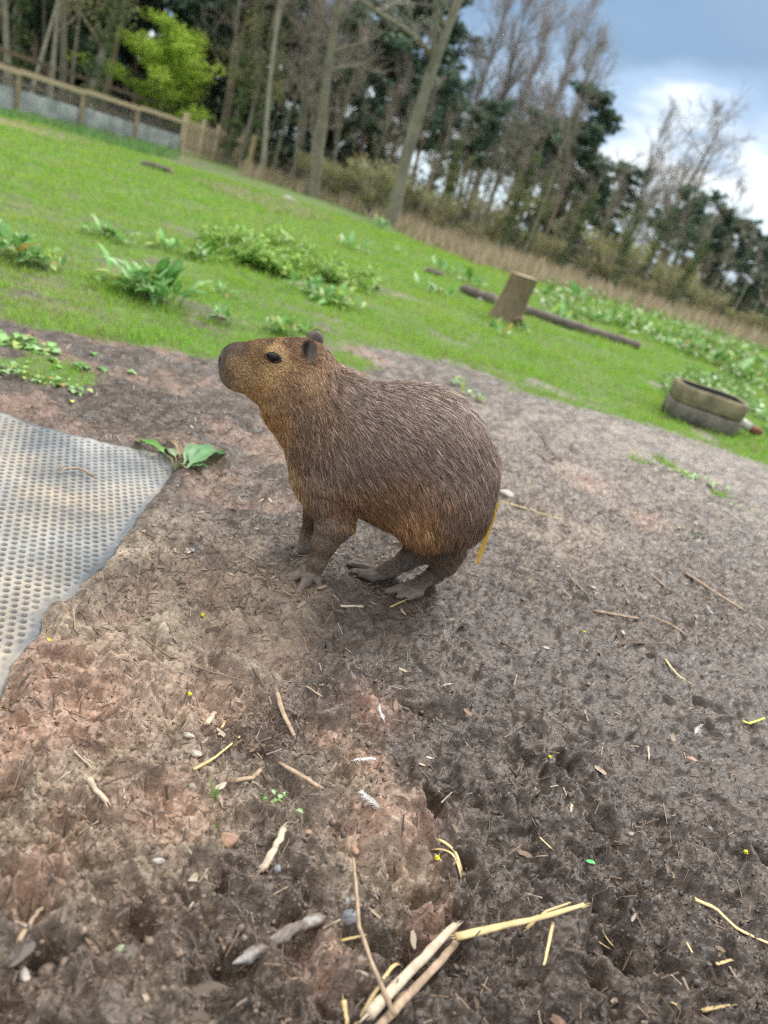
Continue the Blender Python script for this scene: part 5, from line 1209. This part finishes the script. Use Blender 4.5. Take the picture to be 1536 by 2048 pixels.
def trough():
    a = gnd(1338, 838); b_ = gnd(1478, 880); d = (b_ - a)[:2]; L = np.linalg.norm(d); ang = math.atan2(d[1], d[0]); c = (a + b_) / 2; D = np.linalg.norm(c - CAMPOS)
    Wd = .52; off = np.array([-sin(ang), cos(ang)]) * Wd / 2
    t = empty('stone_trough', (c[0] + off[0], c[1] + off[1], c[2]), 'weathered stone trough resting on a stone slab in the grass', 'trough', rz=ang)
    ms = mat('lichened stone', (.25, .225, .155), .85, .2, noise_scale=9, var=.5, bump=.012, bump_scale=22, tint=(1, .98, .85)); ms2 = mat('grey stone slab', (.17, .155, .135), .85, .2, noise_scale=9, var=.5, bump=.012, bump_scale=22)
    h1 = 30 / FPX * D; h2 = 33 / FPX * D; nn = 48
    def ring(w, dpt, z, e=5.0):
        out = []
        for k in range(nn):
            th = 2 * pi * k / nn; c_, s_ = cos(th), sin(th); q = (abs(c_) ** e + abs(s_) ** e) ** (-1 / e); wv = 1 + .012 * float(noise(c_ * 2 + z * 4, s_ * 2, 9)); out.append([w / 2 * q * c_ * wv, dpt / 2 * q * s_ * wv, z + .004 * float(noise(c_ * 3, s_ * 3, 12))])
        return out
    def loft(rings, cap0=True, cap1=True):
        V = sum(rings, []); R = len(rings); F = [(r * nn + j, r * nn + (j + 1) % nn, r * nn + nn + (j + 1) % nn, r * nn + nn + j) for r in range(R - 1) for j in range(nn)]
        V = V + [list(np.mean(rings[0], 0)), list(np.mean(rings[-1], 0))]; c0 = R * nn; f3 = [(c0, (j + 1) % nn, j) for j in range(nn)] + [(c0 + 1, (R - 1) * nn + j, (R - 1) * nn + (j + 1) % nn) for j in range(nn)]
        return V, f3, F
    b = MB(); V, f3, F = loft([ring(L, Wd * 1.02, -.02), ring(L * 1.01, Wd * 1.04, h1 * .5), ring(L, Wd * 1.02, h1 * .9), ring(L * .985, Wd, h1)]); b.add(V, f3, F); b.build('base_slab', ms2, t)
    z0 = h1 + .004; ow, od = L * 1.0, Wd; iw, idp = L * .87, Wd * .84; th = h2 * .8
    b = MB(); V, f3, F = loft([ring(ow * .95, od * .93, z0), ring(ow * .99, od * .98, z0 + h2 * .15), ring(ow, od, z0 + h2 * .7), ring(ow * .985, od * .975, z0 + h2 * .93), ring(ow * .96, od * .93, z0 + h2), ring(iw * 1.03, idp * 1.05, z0 + h2), ring(iw * 1.01, idp * 1.02, z0 + h2 * .97)], True, False); V = V[:-1]; f3 = [q for q in f3 if max(q) < len(V)]; b.add(V, f3, F); b.build('basin', ms, t)
    b2_ = MB(); V2, g3, G4 = loft([ring(iw * 1.01, idp * 1.02, z0 + h2 * .965), ring(iw * .98, idp * .97, z0 + h2 * .6), ring(iw * .95, idp * .9, z0 + h2 - th)]); g3 = g3[nn:]; b2_.add(V2, g3, G4); b2_.build('hollow', mat('wet dark stone', (.025, .027, .026), .4, .4), t)  # inner walls coloured far darker than the outer stone
    b = MB(); V = ring(iw * .96, idp * .93, z0 + h2 * .50); b.add(V + [[0, 0, z0 + h2 * .5]], [(nn, j, (j + 1) % nn) for j in range(nn)]); b.build('water', mat('dark trough water', (.012, .013, .012), .06, .5), t)
    # pipe with brown end beside it
    pp = gnd(1490, 872); t2 = empty('short_pipe', tuple(pp), 'short white pipe with a reddish-brown rounded end beside the trough', 'pipe', rz=ang)
    b = MB(); b.tube([[-.10, .05, .10], [.02, .05, .075]], [.042, .04], 16); b.build('tube', mat('white plastic', (.55, .54, .49), .4, .4, noise_scale=20, var=.12), t2)
    v, f = ICO3; b = MB(); b.add(v * [.066, .042, .042] + [.075, .05, .062], f); b.build('rounded_end', mat('rust brown cap', (.20, .075, .045), .6, .3, noise_scale=30, var=.3), t2)
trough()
# ---------------- fences
M_rail = mat('pale sawn timber', (.50, .40, .27), .75, .25, noise_scale=6, var=.22, stretch=(1, 1, 6)); M_post = mat('fence post timber', (.36, .29, .17), .8, .2, noise_scale=6, var=.25); M_old = mat('old dark timber', (.16, .125, .08), .85, .2, noise_scale=6, var=.3)
M_board = mat('grey panel', (.48, .50, .51), .6, .3, noise_scale=2.2, var=.5)
def lerp(a, b, t): return np.asarray(a) * (1 - t) + np.asarray(b) * t
def fence():
    A = np.array([-16.5, 14.6]); B = flat(360, 312)[:2]; d = (B - A) / np.linalg.norm(B - A); L = np.linalg.norm(B - A)
    t = empty('field_fence', (A[0], A[1], hz(*A)), 'post and rail fence with a pale top rail and grey lower panels on the left', 'fence')
    def loc_(s, z, o=0): p = A + d * s; return np.array([d[0] * s - d[1] * o, d[1] * s + d[0] * o, z + hz(*p) - hz(*A)])
    rz = math.atan2(d[1], d[0]); n = int(L / 2.0)
    for k in range(n + 1):
        s = L * k / n; b = MB(); last = k == n; h = 1.38 if last else 1.02; w = .17 if last else .10
        b.box(loc_(s, h / 2 - .05), (w, w, h), rotz(rz)); bevel(b.build('post', M_rail if last else M_post, t, smooth=False), .008, 1)
    for k in range(n):
        s0 = L * k / n; s1 = L * (k + 1) / n; b = MB()
        for z, h, tk, o in ((1.03, .13, .06, -.075),):
            c = (loc_(s0, z, o) + loc_(s1, z, o)) / 2; b.box(c, (s1 - s0 - .006, tk, h), rotz(rz))
        bevel(b.build('top_rail', M_rail, t, smooth=False), .006, 1)
        b = MB(); c = (loc_(s0, .36, .07) + loc_(s1, .36, .07)) / 2; b.box(c - [0, 0, .05], (s1 - s0 - .02, .02, .56), rotz(rz)); b.build('panel', M_board, t, smooth=False)
    # steel mesh between rail and ground
    b = MB(); mw = mat('galvanised wire', (.35, .36, .36), .4, .5)
    for z in np.arange(.06, .98, .10): b.tube([loc_(0, z, -.058), loc_(L * .5, z, -.058), loc_(L, z, -.058)], .004, 3)
    for s in np.arange(0, L, .10): b.tube([loc_(s, .03, -.058), loc_(s, .98, -.058)], .003, 3)
    b.build('wire_mesh', mw, t)
    # second fence behind, darker
    A2 = np.array([-20.5, 20.0]); B2 = flat(352, 300)[:2] + np.array([-1.5, 6.5]); d2 = (B2 - A2) / np.linalg.norm(B2 - A2); L2 = np.linalg.norm(B2 - A2); rz2 = math.atan2(d2[1], d2[0])
    t2 = empty('rear_fence', (A2[0], A2[1], 0), 'darker post and rail fence behind the track on the left', 'fence'); n = int(L2 / 2.2)
    for k in range(n + 1):
        c = d2 * L2 * k / n; b = MB(); b.box((c[0], c[1], .78), (.14, .14, 1.72), rotz(rz2)); b.build('post', M_old, t2, smooth=False)
    for z in (.62, 1.08, 1.5):
        c = d2 * L2 / 2; b = MB(); b.box((c[0] + d2[1] * .1, c[1] - d2[0] * .1, z), (L2, .05, .12), rotz(rz2)); b.build('rail', M_old, t2, smooth=False)
    # picket fence running on from the corner post
    P0 = B; P1 = at_dist(505, 41)[:2]; d3 = (P1 - P0) / np.linalg.norm(P1 - P0); L3 = np.linalg.norm(P1 - P0); rz3 = math.atan2(d3[1], d3[0])
    t3 = empty('picket_fence', (P0[0], P0[1], hz(*P0)), 'pale timber picket fence running from the tall corner post into the wood edge', 'fence')
    n = int(L3 / .34)
    for k in range(1, n):
        s = L3 * k / n; c = d3 * s; b = MB(); w = .11 if k % 7 else .16; h = 1.15 if k % 7 else 1.35; b.box((c[0], c[1], h / 2), (w, .03 if k % 7 else .12, h), rotz(rz3)); b.build('picket' if k % 7 else 'post', M_rail, t3, smooth=False)
    for z in (.35, .95):
        c = d3 * L3 / 2; b = MB(); b.box((c[0] - d3[1] * .06, c[1] + d3[0] * .06, z), (L3, .05, .10), rotz(rz3)); b.build('rail', M_rail, t3, smooth=False)
    # pale track between the two fences
    C1 = A + np.array([-d[1], d[0]]) * .6; C2 = B + np.array([-d[1], d[0]]) * .6; m_ = mat('pale gravel track', (.46, .43, .41), .9, .2, noise_scale=3, var=.2)
    V = []; F = []
    for i in range(21):
        for j in range(6):
            a = lerp(C1 - d * 6, C2, i / 20); b2 = lerp(A2 + [1.2, -1.0], B2 + [.6, -1.0], i / 20); q = lerp(a, b2, j / 5); V.append([q[0], q[1], hz(q[0], q[1]) + .03])
    F = [(i * 6 + j, i * 6 + j + 1, i * 6 + j + 7, i * 6 + j + 6) for i in range(20) for j in range(5)]
    o = mesh_obj('track', V, F, m_); o['kind'] = 'structure'
fence()
b = MB(); q = gnd(1540, 735); b.box((0, 0, .55), (.16, .16, 1.15)); setp(bevel(b.build('white_post', mat('white painted post', (.75, .76, .76), .5, .3, noise_scale=8, var=.1), loc=tuple(q), smooth=False), .01, 1), 'white post at the right edge of the field', 'post')
b = MB(); q = at_dist(505, 33); b.box((0, 0, .7), (.16, .16, 1.45)); setp(bevel(b.build('wooden_post', M_post, loc=(q[0], q[1], hz(q[0], q[1])), smooth=False), .01, 1), 'lone wooden post beyond the end of the picket fence', 'post')

# ---------------- trees
M_barkg = mat('grey green bark', (.25, .235, .18), .9, .15, noise_scale=2.5, var=.35); M_barkp = mat('pine bark', (.36, .26, .19), .9, .15, noise_scale=2.5, var=.35); M_barkl = mat('pale bark', (.38, .355, .285), .85, .2, noise_scale=2.5, var=.3)
M_twig = mat('bare twigs', (.33, .285, .255), .9, .1, noise_scale=1.5, var=.3); M_twigp = mat('purple grey twigs', (.42, .38, .37), .9, .1, noise_scale=1.5, var=.25)
M_pine = mat('pine foliage', rough=.7, spec=.2, attr='col', trans=.15); M_fol = mat('spring foliage', rough=.6, spec=.25, attr='col', trans=.5)
def skeleton(rg, H, r0, clear=.3, nb=14, spread=.28, up=.8, sub=4, depth=2, lean=.04, wob=.02):
    """returns branch polylines [(pts, radii, level)]"""
    out = []; n = 12; ph = rg.uniform(0, 6, 4); z = np.linspace(0, H, n)
    X = H * wob * np.sin(z / H * 5 + ph[0]) + lean * z * cos(ph[2]); Y = H * wob * np.sin(z / H * 4 + ph[1]) + lean * z * sin(ph[2]); X -= X[0]; Y -= Y[0]
    T = np.stack([X, Y, z], 1); Rr = r0 * (1 - z / H) ** .8 + r0 * .04; Rr[0] *= 1.25; out.append((T, Rr, 0))
    def grow(p, d, L, r, lev):
        m_ = 5; P = [p]; dd = d.copy()
        for i in range(m_):
            dd = dd + rg.normal(0, .16, 3) + [0, 0, .10 * up]; dd /= np.linalg.norm(dd); P.append(P[-1] + dd * L / m_)
        P = np.array(P); out.append((P, np.linspace(r, r * .22, m_ + 1), lev))
        if lev < depth:
            for k in range(sub):
                i = rg.integers(1, m_ + 1); a = rg.normal(0, .75, 3); d2 = (P[i] - P[i - 1]); d2 = d2 / np.linalg.norm(d2) + a * [.9, .9, .5]; d2 /= np.linalg.norm(d2); grow(P[i], d2, L * rg.uniform(.35, .6), r * .45, lev + 1)
    for k in range(nb):
        t = clear + (1 - clear) * (k + rg.random()) / nb; p = np.array([np.interp(t * H, z, T[:, i]) for i in range(3)]); a = rg.uniform(0, 2 * pi); L = H * spread * (1 - .55 * (t - clear) / (1 - clear)) * rg.uniform(.6, 1.25)
        d = np.array([cos(a), sin(a), up * rg.uniform(.5, 1.5)]); d /= np.linalg.norm(d); grow(p, d, L, max(.012, np.interp(t * H, z, Rr) * .5), 1)
    return out
def twigs_mesh(rg, sk, per, L, w, levels=(1, 2), up=.5, droop=0):
    V = []
    for P, R_, lev in sk:
        if lev not in levels: continue
        for k in range(per):
            i = rg.integers(1, len(P)); t = rg.random(); p = P[i - 1] * (1 - t) + P[i] * t; d = (P[i] - P[i - 1]); d = d / np.linalg.norm(d) + rg.normal(0, .6, 3) + [0, 0, up * rg.random() - droop]; d /= np.linalg.norm(d)
            s = np.cross(d, rg.normal(0, 1, 3)); s /= np.linalg.norm(s); l = L * rg.uniform(.4, 1.2); m_ = p + d * l * .5; V.append([p - s * w, p + s * w, p + d * l + rg.normal(0, .08, 3) * l])
            for _ in range(2):
                e = d + rg.normal(0, .5, 3); e /= np.linalg.norm(e); q = p + d * l * rg.uniform(.2, .8); V.append([q - s * w * .7, q + s * w * .7, q + e * l * .55])
    V = np.array(V); return V.reshape(-1, 3), np.arange(len(V) * 3).reshape(-1, 3)
def clumps(rg, C, R_, n, s, pal, flat_=1.0, up=.0):
    """leaf-sized faces spread through clumps; C centres, R_ radii"""
    C = np.asarray(C); k = rg.integers(0, len(C), n); o = rg.normal(0, 1, (n, 3)); o /= np.linalg.norm(o, axis=1)[:, None]; o *= rg.random((n, 1)) ** .45; o[:, 2] *= flat_
    c = C[k] + o * np.asarray(R_)[k][:, None]; a = rg.normal(0, 1, (n, 3)); a /= np.linalg.norm(a, axis=1)[:, None]; b_ = np.cross(a, rg.normal(0, 1, (n, 3))); b_ /= np.linalg.norm(b_, axis=1)[:, None]; sz = s * rg.uniform(.5, 1.4, n)
    a = a * sz[:, None]; b_ = b_ * (sz * .5)[:, None]; V = np.stack([c - a, c + b_, c + a, c - b_], 1)
    tone = rg.uniform(.75, 1.25, len(C))[k] * rg.uniform(.75, 1.25, n); col = np.array(pal)[rg.integers(0, len(pal), n)] * tone[:, None]
    return V.reshape(-1, 3), np.arange(n * 4).reshape(-1, 4), np.repeat(col, 4, 0)
def tree(kind, seed, H, name, lab):
    rg = np.random.default_rng(seed); t = empty(name, (0, 0, 0), lab, 'tree')
    tb = MB(); cb = MB(); cm = M_twig; bm_ = M_barkg
    if kind == 'bare': sk = skeleton(rg, H, H * .013, .30, 16, .24, 1.0, 4, 2); V, F = twigs_mesh(rg, sk, 15, H * .06, .010); cb.add(V, F)
    elif kind == 'slim': sk = skeleton(rg, H, H * .0085, .45, 12, .15, 1.3, 3, 2, lean=.06); V, F = twigs_mesh(rg, sk, 14, H * .05, .010); cb.add(V, F); bm_ = M_barkl if seed % 2 else M_barkg
    elif kind == 'wispy': sk = skeleton(rg, H, H * .012, .25, 26, .26, 2.2, 5, 2, wob=.01); V, F = twigs_mesh(rg, sk, 14, H * .07, .008, up=1.2); cb.add(V, F); cm = M_twigp
    elif kind == 'oak': sk = skeleton(rg, H, H * .022, .28, 12, .42, .7, 5, 3, wob=.03); V, F = twigs_mesh(rg, sk, 4, H * .05, .012, (2, 3)); cb.add(V, F); cm = M_twigp
    elif kind == 'ivy':
        sk = skeleton(rg, H, H * .014, .25, 16, .22, 1.0, 4, 2); V, F = twigs_mesh(rg, sk, 7, H * .06, .011); cb.add(V, F, None, np.array([.28, .24, .20]))
        V, F, c = clumps(rg, [sk[0][0][i] for i in range(1, 9)], [H * .05] * 8, 1500, .10, [(.10, .15, .06), (.15, .20, .08)]); cb.add(V, None, F, c); V, F, c = clumps(rg, [q[0][3] for q in sk[1:20]], [H * .06] * 19, 1500, .06, [(.28, .31, .13), (.34, .35, .16)]); cb.add(V, None, F, c); cm = M_pine
    elif kind == 'pine':
        bm_ = M_barkp; sk = skeleton(rg, H, H * .013, .52, 20, .20, .35, 3, 2, wob=.008); C = [q[0][j] for q in sk if q[2] > 0 for j in (2, 4, 5)]; V, F, c = clumps(rg, C, [H * .045] * len(C), 9000, .13, [(.085, .145, .105), (.115, .18, .12), (.16, .21, .15)], .6); cb.add(V, None, F, c); cm = M_pine
        V, F = twigs_mesh(rg, sk[:30], 6, H * .05, .012, (0, 1), droop=.4); cb.add(V, F, None, np.array([.24, .20, .17]))
    elif kind == 'spruce':
        bm_ = M_barkp; sk = skeleton(rg, H, H * .012, .10, 40, .24, -.1, 2, 2, wob=.004); C = [q[0][j] for q in sk if q[2] > 0 for j in (1, 3, 5)]; V, F, c = clumps(rg, C, [H * .035] * len(C), 11000, .14, [(.08, .14, .105), (.105, .175, .12), (.15, .20, .14)], .6); cb.add(V, None, F, c); cm = M_pine
    elif kind == 'green':
        sk = skeleton(rg, H, H * .02, .10, 22, .40, .8, 5, 2, wob=.02); C = [q[0][j] for q in sk if q[2] > 0 for j in (2, 4, 5)]; V, F, c = clumps(rg, C, [H * .075] * len(C), 14000, .075, [(.38, .56, .08), (.46, .62, .10), (.54, .68, .14)]); cb.add(V, None, F, c); cm = M_fol
    elif kind == 'bush':
        sk = []
        for k in range(26):
            a = rg.uniform(0, 2 * pi); d = np.array([cos(a) * .45, sin(a) * .45, 1]); P = np.array([d * H * s * rg.uniform(.9, 1.1) + [0, 0, 0] for s in np.linspace(0, .8, 6)]); sk.append((P, np.linspace(.03, .008, 6), 1))
        V, F = twigs_mesh(rg, sk, 14, H * .22, .009); cb.add(V, F, None, np.array([.36, .31, .21])); C = [q[0][j] for q in sk for j in (2, 4, 5)]; V, F, c = clumps(rg, C, [H * .16] * len(C), 1700, .05, [(.28, .32, .12), (.36, .34, .18), (.30, .29, .16)]); cb.add(V, None, F, c); cm = M_fol
    for P, R_, lev in sk:
        if lev <= 2: tb.tube(P, R_, 8 if lev == 0 else (5 if lev == 1 else 3), cap=False)
    tb.build('trunk', bm_, t); cb.build('crown', cm, t, smooth=False, col=True); return t
W = 'trees of the wood behind the field'
PROTO = {}
def put(kind, px, dist, H, lab, grp=W, az=None, name=None, sx=1.0):
    names = dict(bare='bare_tree', slim='slender_tree', wispy='bare_tree', oak='bare_tree', ivy='ivy_clad_tree', pine='pine_tree', spruce='spruce_tree', green='leafy_tree', bush='shrub')
    base = dict(bare=11, slim=10, wispy=12, oak=10, ivy=10, pine=11, spruce=10, green=6, bush=2.2)
    rg = np.random.default_rng(int(abs(px) * 13 + dist * 7)); var = rg.integers(0, 3 if kind in ('bare', 'slim', 'pine') else 2); key = (kind, int(var))
    if key not in PROTO: t = tree(kind, 500 + len(PROTO), base[kind], names[kind], lab); PROTO[key] = t
    else: t = copy_tree(PROTO[key])
    p = at_dist(px, dist); t.location = (p[0], p[1], hz(p[0], p[1]) - .05); s = H / base[kind]; t.scale = (s * sx * rg.uniform(.9, 1.1), s * sx * rg.uniform(.9, 1.1), s); t.rotation_euler = (0, 0, rg.uniform(0, 6.28))
    t['label'] = lab; t['category'] = 'shrub' if kind == 'bush' else 'tree'; t['group'] = grp; return t
put('green', 322, 38, 4.3, 'rounded bright green tree in fresh leaf behind the fence corner', sx=1.75)
put('oak', 800, 27.5, 13.5, 'big bare tree with a thick grey trunk, the tallest above the capybara neck', sx=.8)
put('slim', 1056, 31, 7.6, 'slim pale trunk rising directly above the stump')
put('slim', 535, 33, 12, 'pale leaning trunk right of the bright green tree')
put('slim', 490, 34, 13, 'slender pale trunk close behind the end of the picket fence')
put('bare', 640, 31, 12.5, 'bare tree with a greenish trunk above the pale boulder')
put('bare', 130, 38, 14, 'bare tree behind the fences at the far left')
put('ivy', 30, 36, 14, 'dark ivy-clad tree in the upper left corner')
put('wispy', 1010, 44, 11.2, 'tall wispy bare tree showing pale against the sky left of the cloud gap', sx=1.15)
put('wispy', 930, 46, 12.0, 'wispy bare tree behind the tallest grey trunk', sx=1.15)
put('oak', 1290, 46, 9.4, 'round-headed bare tree standing above the others on the right skyline', sx=.85)
put('spruce', 405, 45, 15, 'dark spruce rising behind the bright green tree')
put('spruce', 450, 50, 16, 'second dark spruce behind the pale leaning trunk', sx=1.1)
put('pine', 700, 44, 10.5, 'dark pine with a broad crown left of the tallest grey trunk', sx=1.3)
put('pine', 760, 47, 10.8, 'dark pine directly behind the tallest grey trunk', sx=1.3)
put('pine', 1085, 42, 7.8, 'dark pine standing out above the slim pale trunk', sx=1.3)
for px_, d_, H_, kd_, l_ in [(880, 45, 11.5, 'wispy', 'pale wispy bare tree just right of the big grey trunk'), (970, 48, 12.2, 'wispy', 'pale wispy bare tree reaching the top of the picture right of centre'), (1060, 46, 10.2, 'wispy', 'pale wispy bare tree at the edge of the open sky'), (600, 40, 13.5, 'wispy', 'tall wispy bare tree left of the dark pines'), (660, 46, 14, 'wispy', 'tall wispy bare tree standing behind the greenish trunk'),
                             (1225, 48, 8.6, 'wispy', 'thin bare tree left of the round-headed tree'), (1335, 50, 8.4, 'oak', 'bare spreading tree right of the round-headed tree'), (1385, 47, 6.6, 'bare', 'bare tree below the cloud gap at the right')]: put(kd_, px_, d_, H_, l_)
rt = np.random.default_rng(88)
def lab_of(kind, px, row):
    k = dict(bare='bare grey tree', slim='slender bare trunk', wispy='wispy bare tree', ivy='ivy-clad bare tree', pine='dark pine', spruce='dark spruce', bush='yellow-green shrub', oak='spreading bare tree')[kind]
    B_ = [(-60, 'outside the left edge'), (60, 'at the left edge'), (170, 'behind the left fences'), (300, 'behind the leafy green tree'), (420, 'right of the green tree'), (520, 'behind the picket fence'), (600, 'above the pale boulder'), (680, 'above the nettle patch'), (760, 'left of the big trunk'),
          (850, 'behind the big trunk'), (930, 'right of the big trunk'), (1010, 'left of the stump'), (1080, 'above the stump'), (1160, 'above the log'), (1240, 'above the log end'), (1320, 'under the round-headed tree'), (1400, 'above the trough'), (1480, 'near the right edge'), (1560, 'at the right edge'), (9999, 'beyond the right edge')]
    w = next(b_ for a_, b_ in B_ if px < a_)
    return f"{k} {('in the front rank', 'mid-wood', 'deep in the wood')[row]} {w}"
def skyH(px, dist, k=1.0):   # how tall the wood stands above the eye line at this column
    top = np.interp(px, [0, 300, 450, 600, 700, 800, 930, 1060, 1150, 1210, 1280, 1330, 1400, 1470, 1536, 1800], [-420, -300, -150, 0, 110, 150, 190, 235, 320, 330, 345, 370, 425, 455, 480, 590])
    return 1 + (horizon_y(px) - top) * cos(ROLL) / FPX * dist * k
for px in np.arange(-160, 1800, 42):     # front rank
    x = px + rt.uniform(-16, 16); d = rt.uniform(31, 36)
    if 200 < x < 450: continue
    kd = rt.choice(['slim', 'bare', 'slim', 'ivy'] if px > 560 else ['bare', 'ivy', 'slim']); put(kd, x, d, skyH(x, d, rt.uniform(.62, .92)), lab_of(kd, x, 0))
for px in np.arange(-220, 1900, 40):     # middle
    x = px + rt.uniform(-18, 18); d = rt.uniform(37, 45)
    if 230 < x < 420: d = rt.uniform(45, 47)
    kd = rt.choice(['pine', 'bare', 'pine', 'slim', 'spruce' if px < 600 or px > 1450 else 'pine']); put(kd, x, d, skyH(x, d, rt.uniform(.72, .96)), lab_of(kd, x, 1))
for px in np.arange(-260, 1950, 30):     # deep
    x = px + rt.uniform(-18, 18); d = rt.uniform(47, 58); kd = rt.choice(['spruce', 'spruce', 'ivy', 'bare']); put(kd, x, d, skyH(x, d, rt.uniform(.78, .98)), lab_of(kd, x, 2), sx=1.15)
for px in np.concatenate([np.arange(430, 1700, 62), np.arange(-60, 420, 70)]):     # shrubs at the wood edge
    x = px + rt.uniform(-25, 25); d = rt.uniform(30, 35) if px > 600 else rt.uniform(43, 46); put('bush', x, d, rt.uniform(.9, 2.3), lab_of('bush', x, 0), 'shrubs along the edge of the wood', sx=1.25)
# low dark scrub filling the floor of the wood
def scrub():
    rg = np.random.default_rng(66); n = 60000; px = rg.uniform(-300, 1950, n); d = rg.uniform(38, 62, n)
    P = np.array([at_dist(a, b_) for a, b_ in zip(px, d)]); h = np.where(rg.random(n) < .3, rg.uniform(2, 5.0, n), rg.uniform(.5, 2.6, n)) * (.6 + .5 * fbm(P[:, 0] * .3, P[:, 1] * .3, 501)); c = P + np.stack([0 * h, 0 * h, h * rg.random(n)], 1)
    a = rg.normal(0, 1, (n, 3)); a /= np.linalg.norm(a, axis=1)[:, None]; b_ = np.cross(a, rg.normal(0, 1, (n, 3))); b_ /= np.linalg.norm(b_, axis=1)[:, None]; s = rg.uniform(.08, .22, (n, 1)); V = np.stack([c - a * s, c + b_ * s * .5, c + a * s, c - b_ * s * .5], 1)
    col = np.array([(.13, .15, .09), (.21, .195, .14), (.29, .26, .20), (.10, .12, .08)])[rg.integers(0, 4, n)]
    o = mesh_obj('scrub', V.reshape(-1, 3), np.arange(n * 4).reshape(-1, 4), M_pine, smooth=False, attrs={'col': np.repeat(col, 4, 0)}); setp(o, 'tangled dark scrub on the floor of the wood', 'scrub', kind='stuff')
scrub()

# trees that share a description are told apart by their order from left to right
def split_labels():
    groups = {}
    for o in COL.objects:
        if o.parent is None and o.get('group') in (W, 'shrubs along the edge of the wood'): groups.setdefault(o['label'], []).append(o)
    for lab, os_ in groups.items():
        if len(os_) < 2: continue
        os_.sort(key=lambda o: o.location.x / max(1, o.location.y))
        words = {2: ['left-hand', 'right-hand'], 3: ['leftmost', 'middle', 'rightmost']}.get(len(os_), ['leftmost', 'second from left', 'third from left', 'fourth from left', 'fifth from left', 'sixth from left'])
        for o, w_ in zip(os_, words): o['label'] = w_ + ' ' + lab
split_labels()
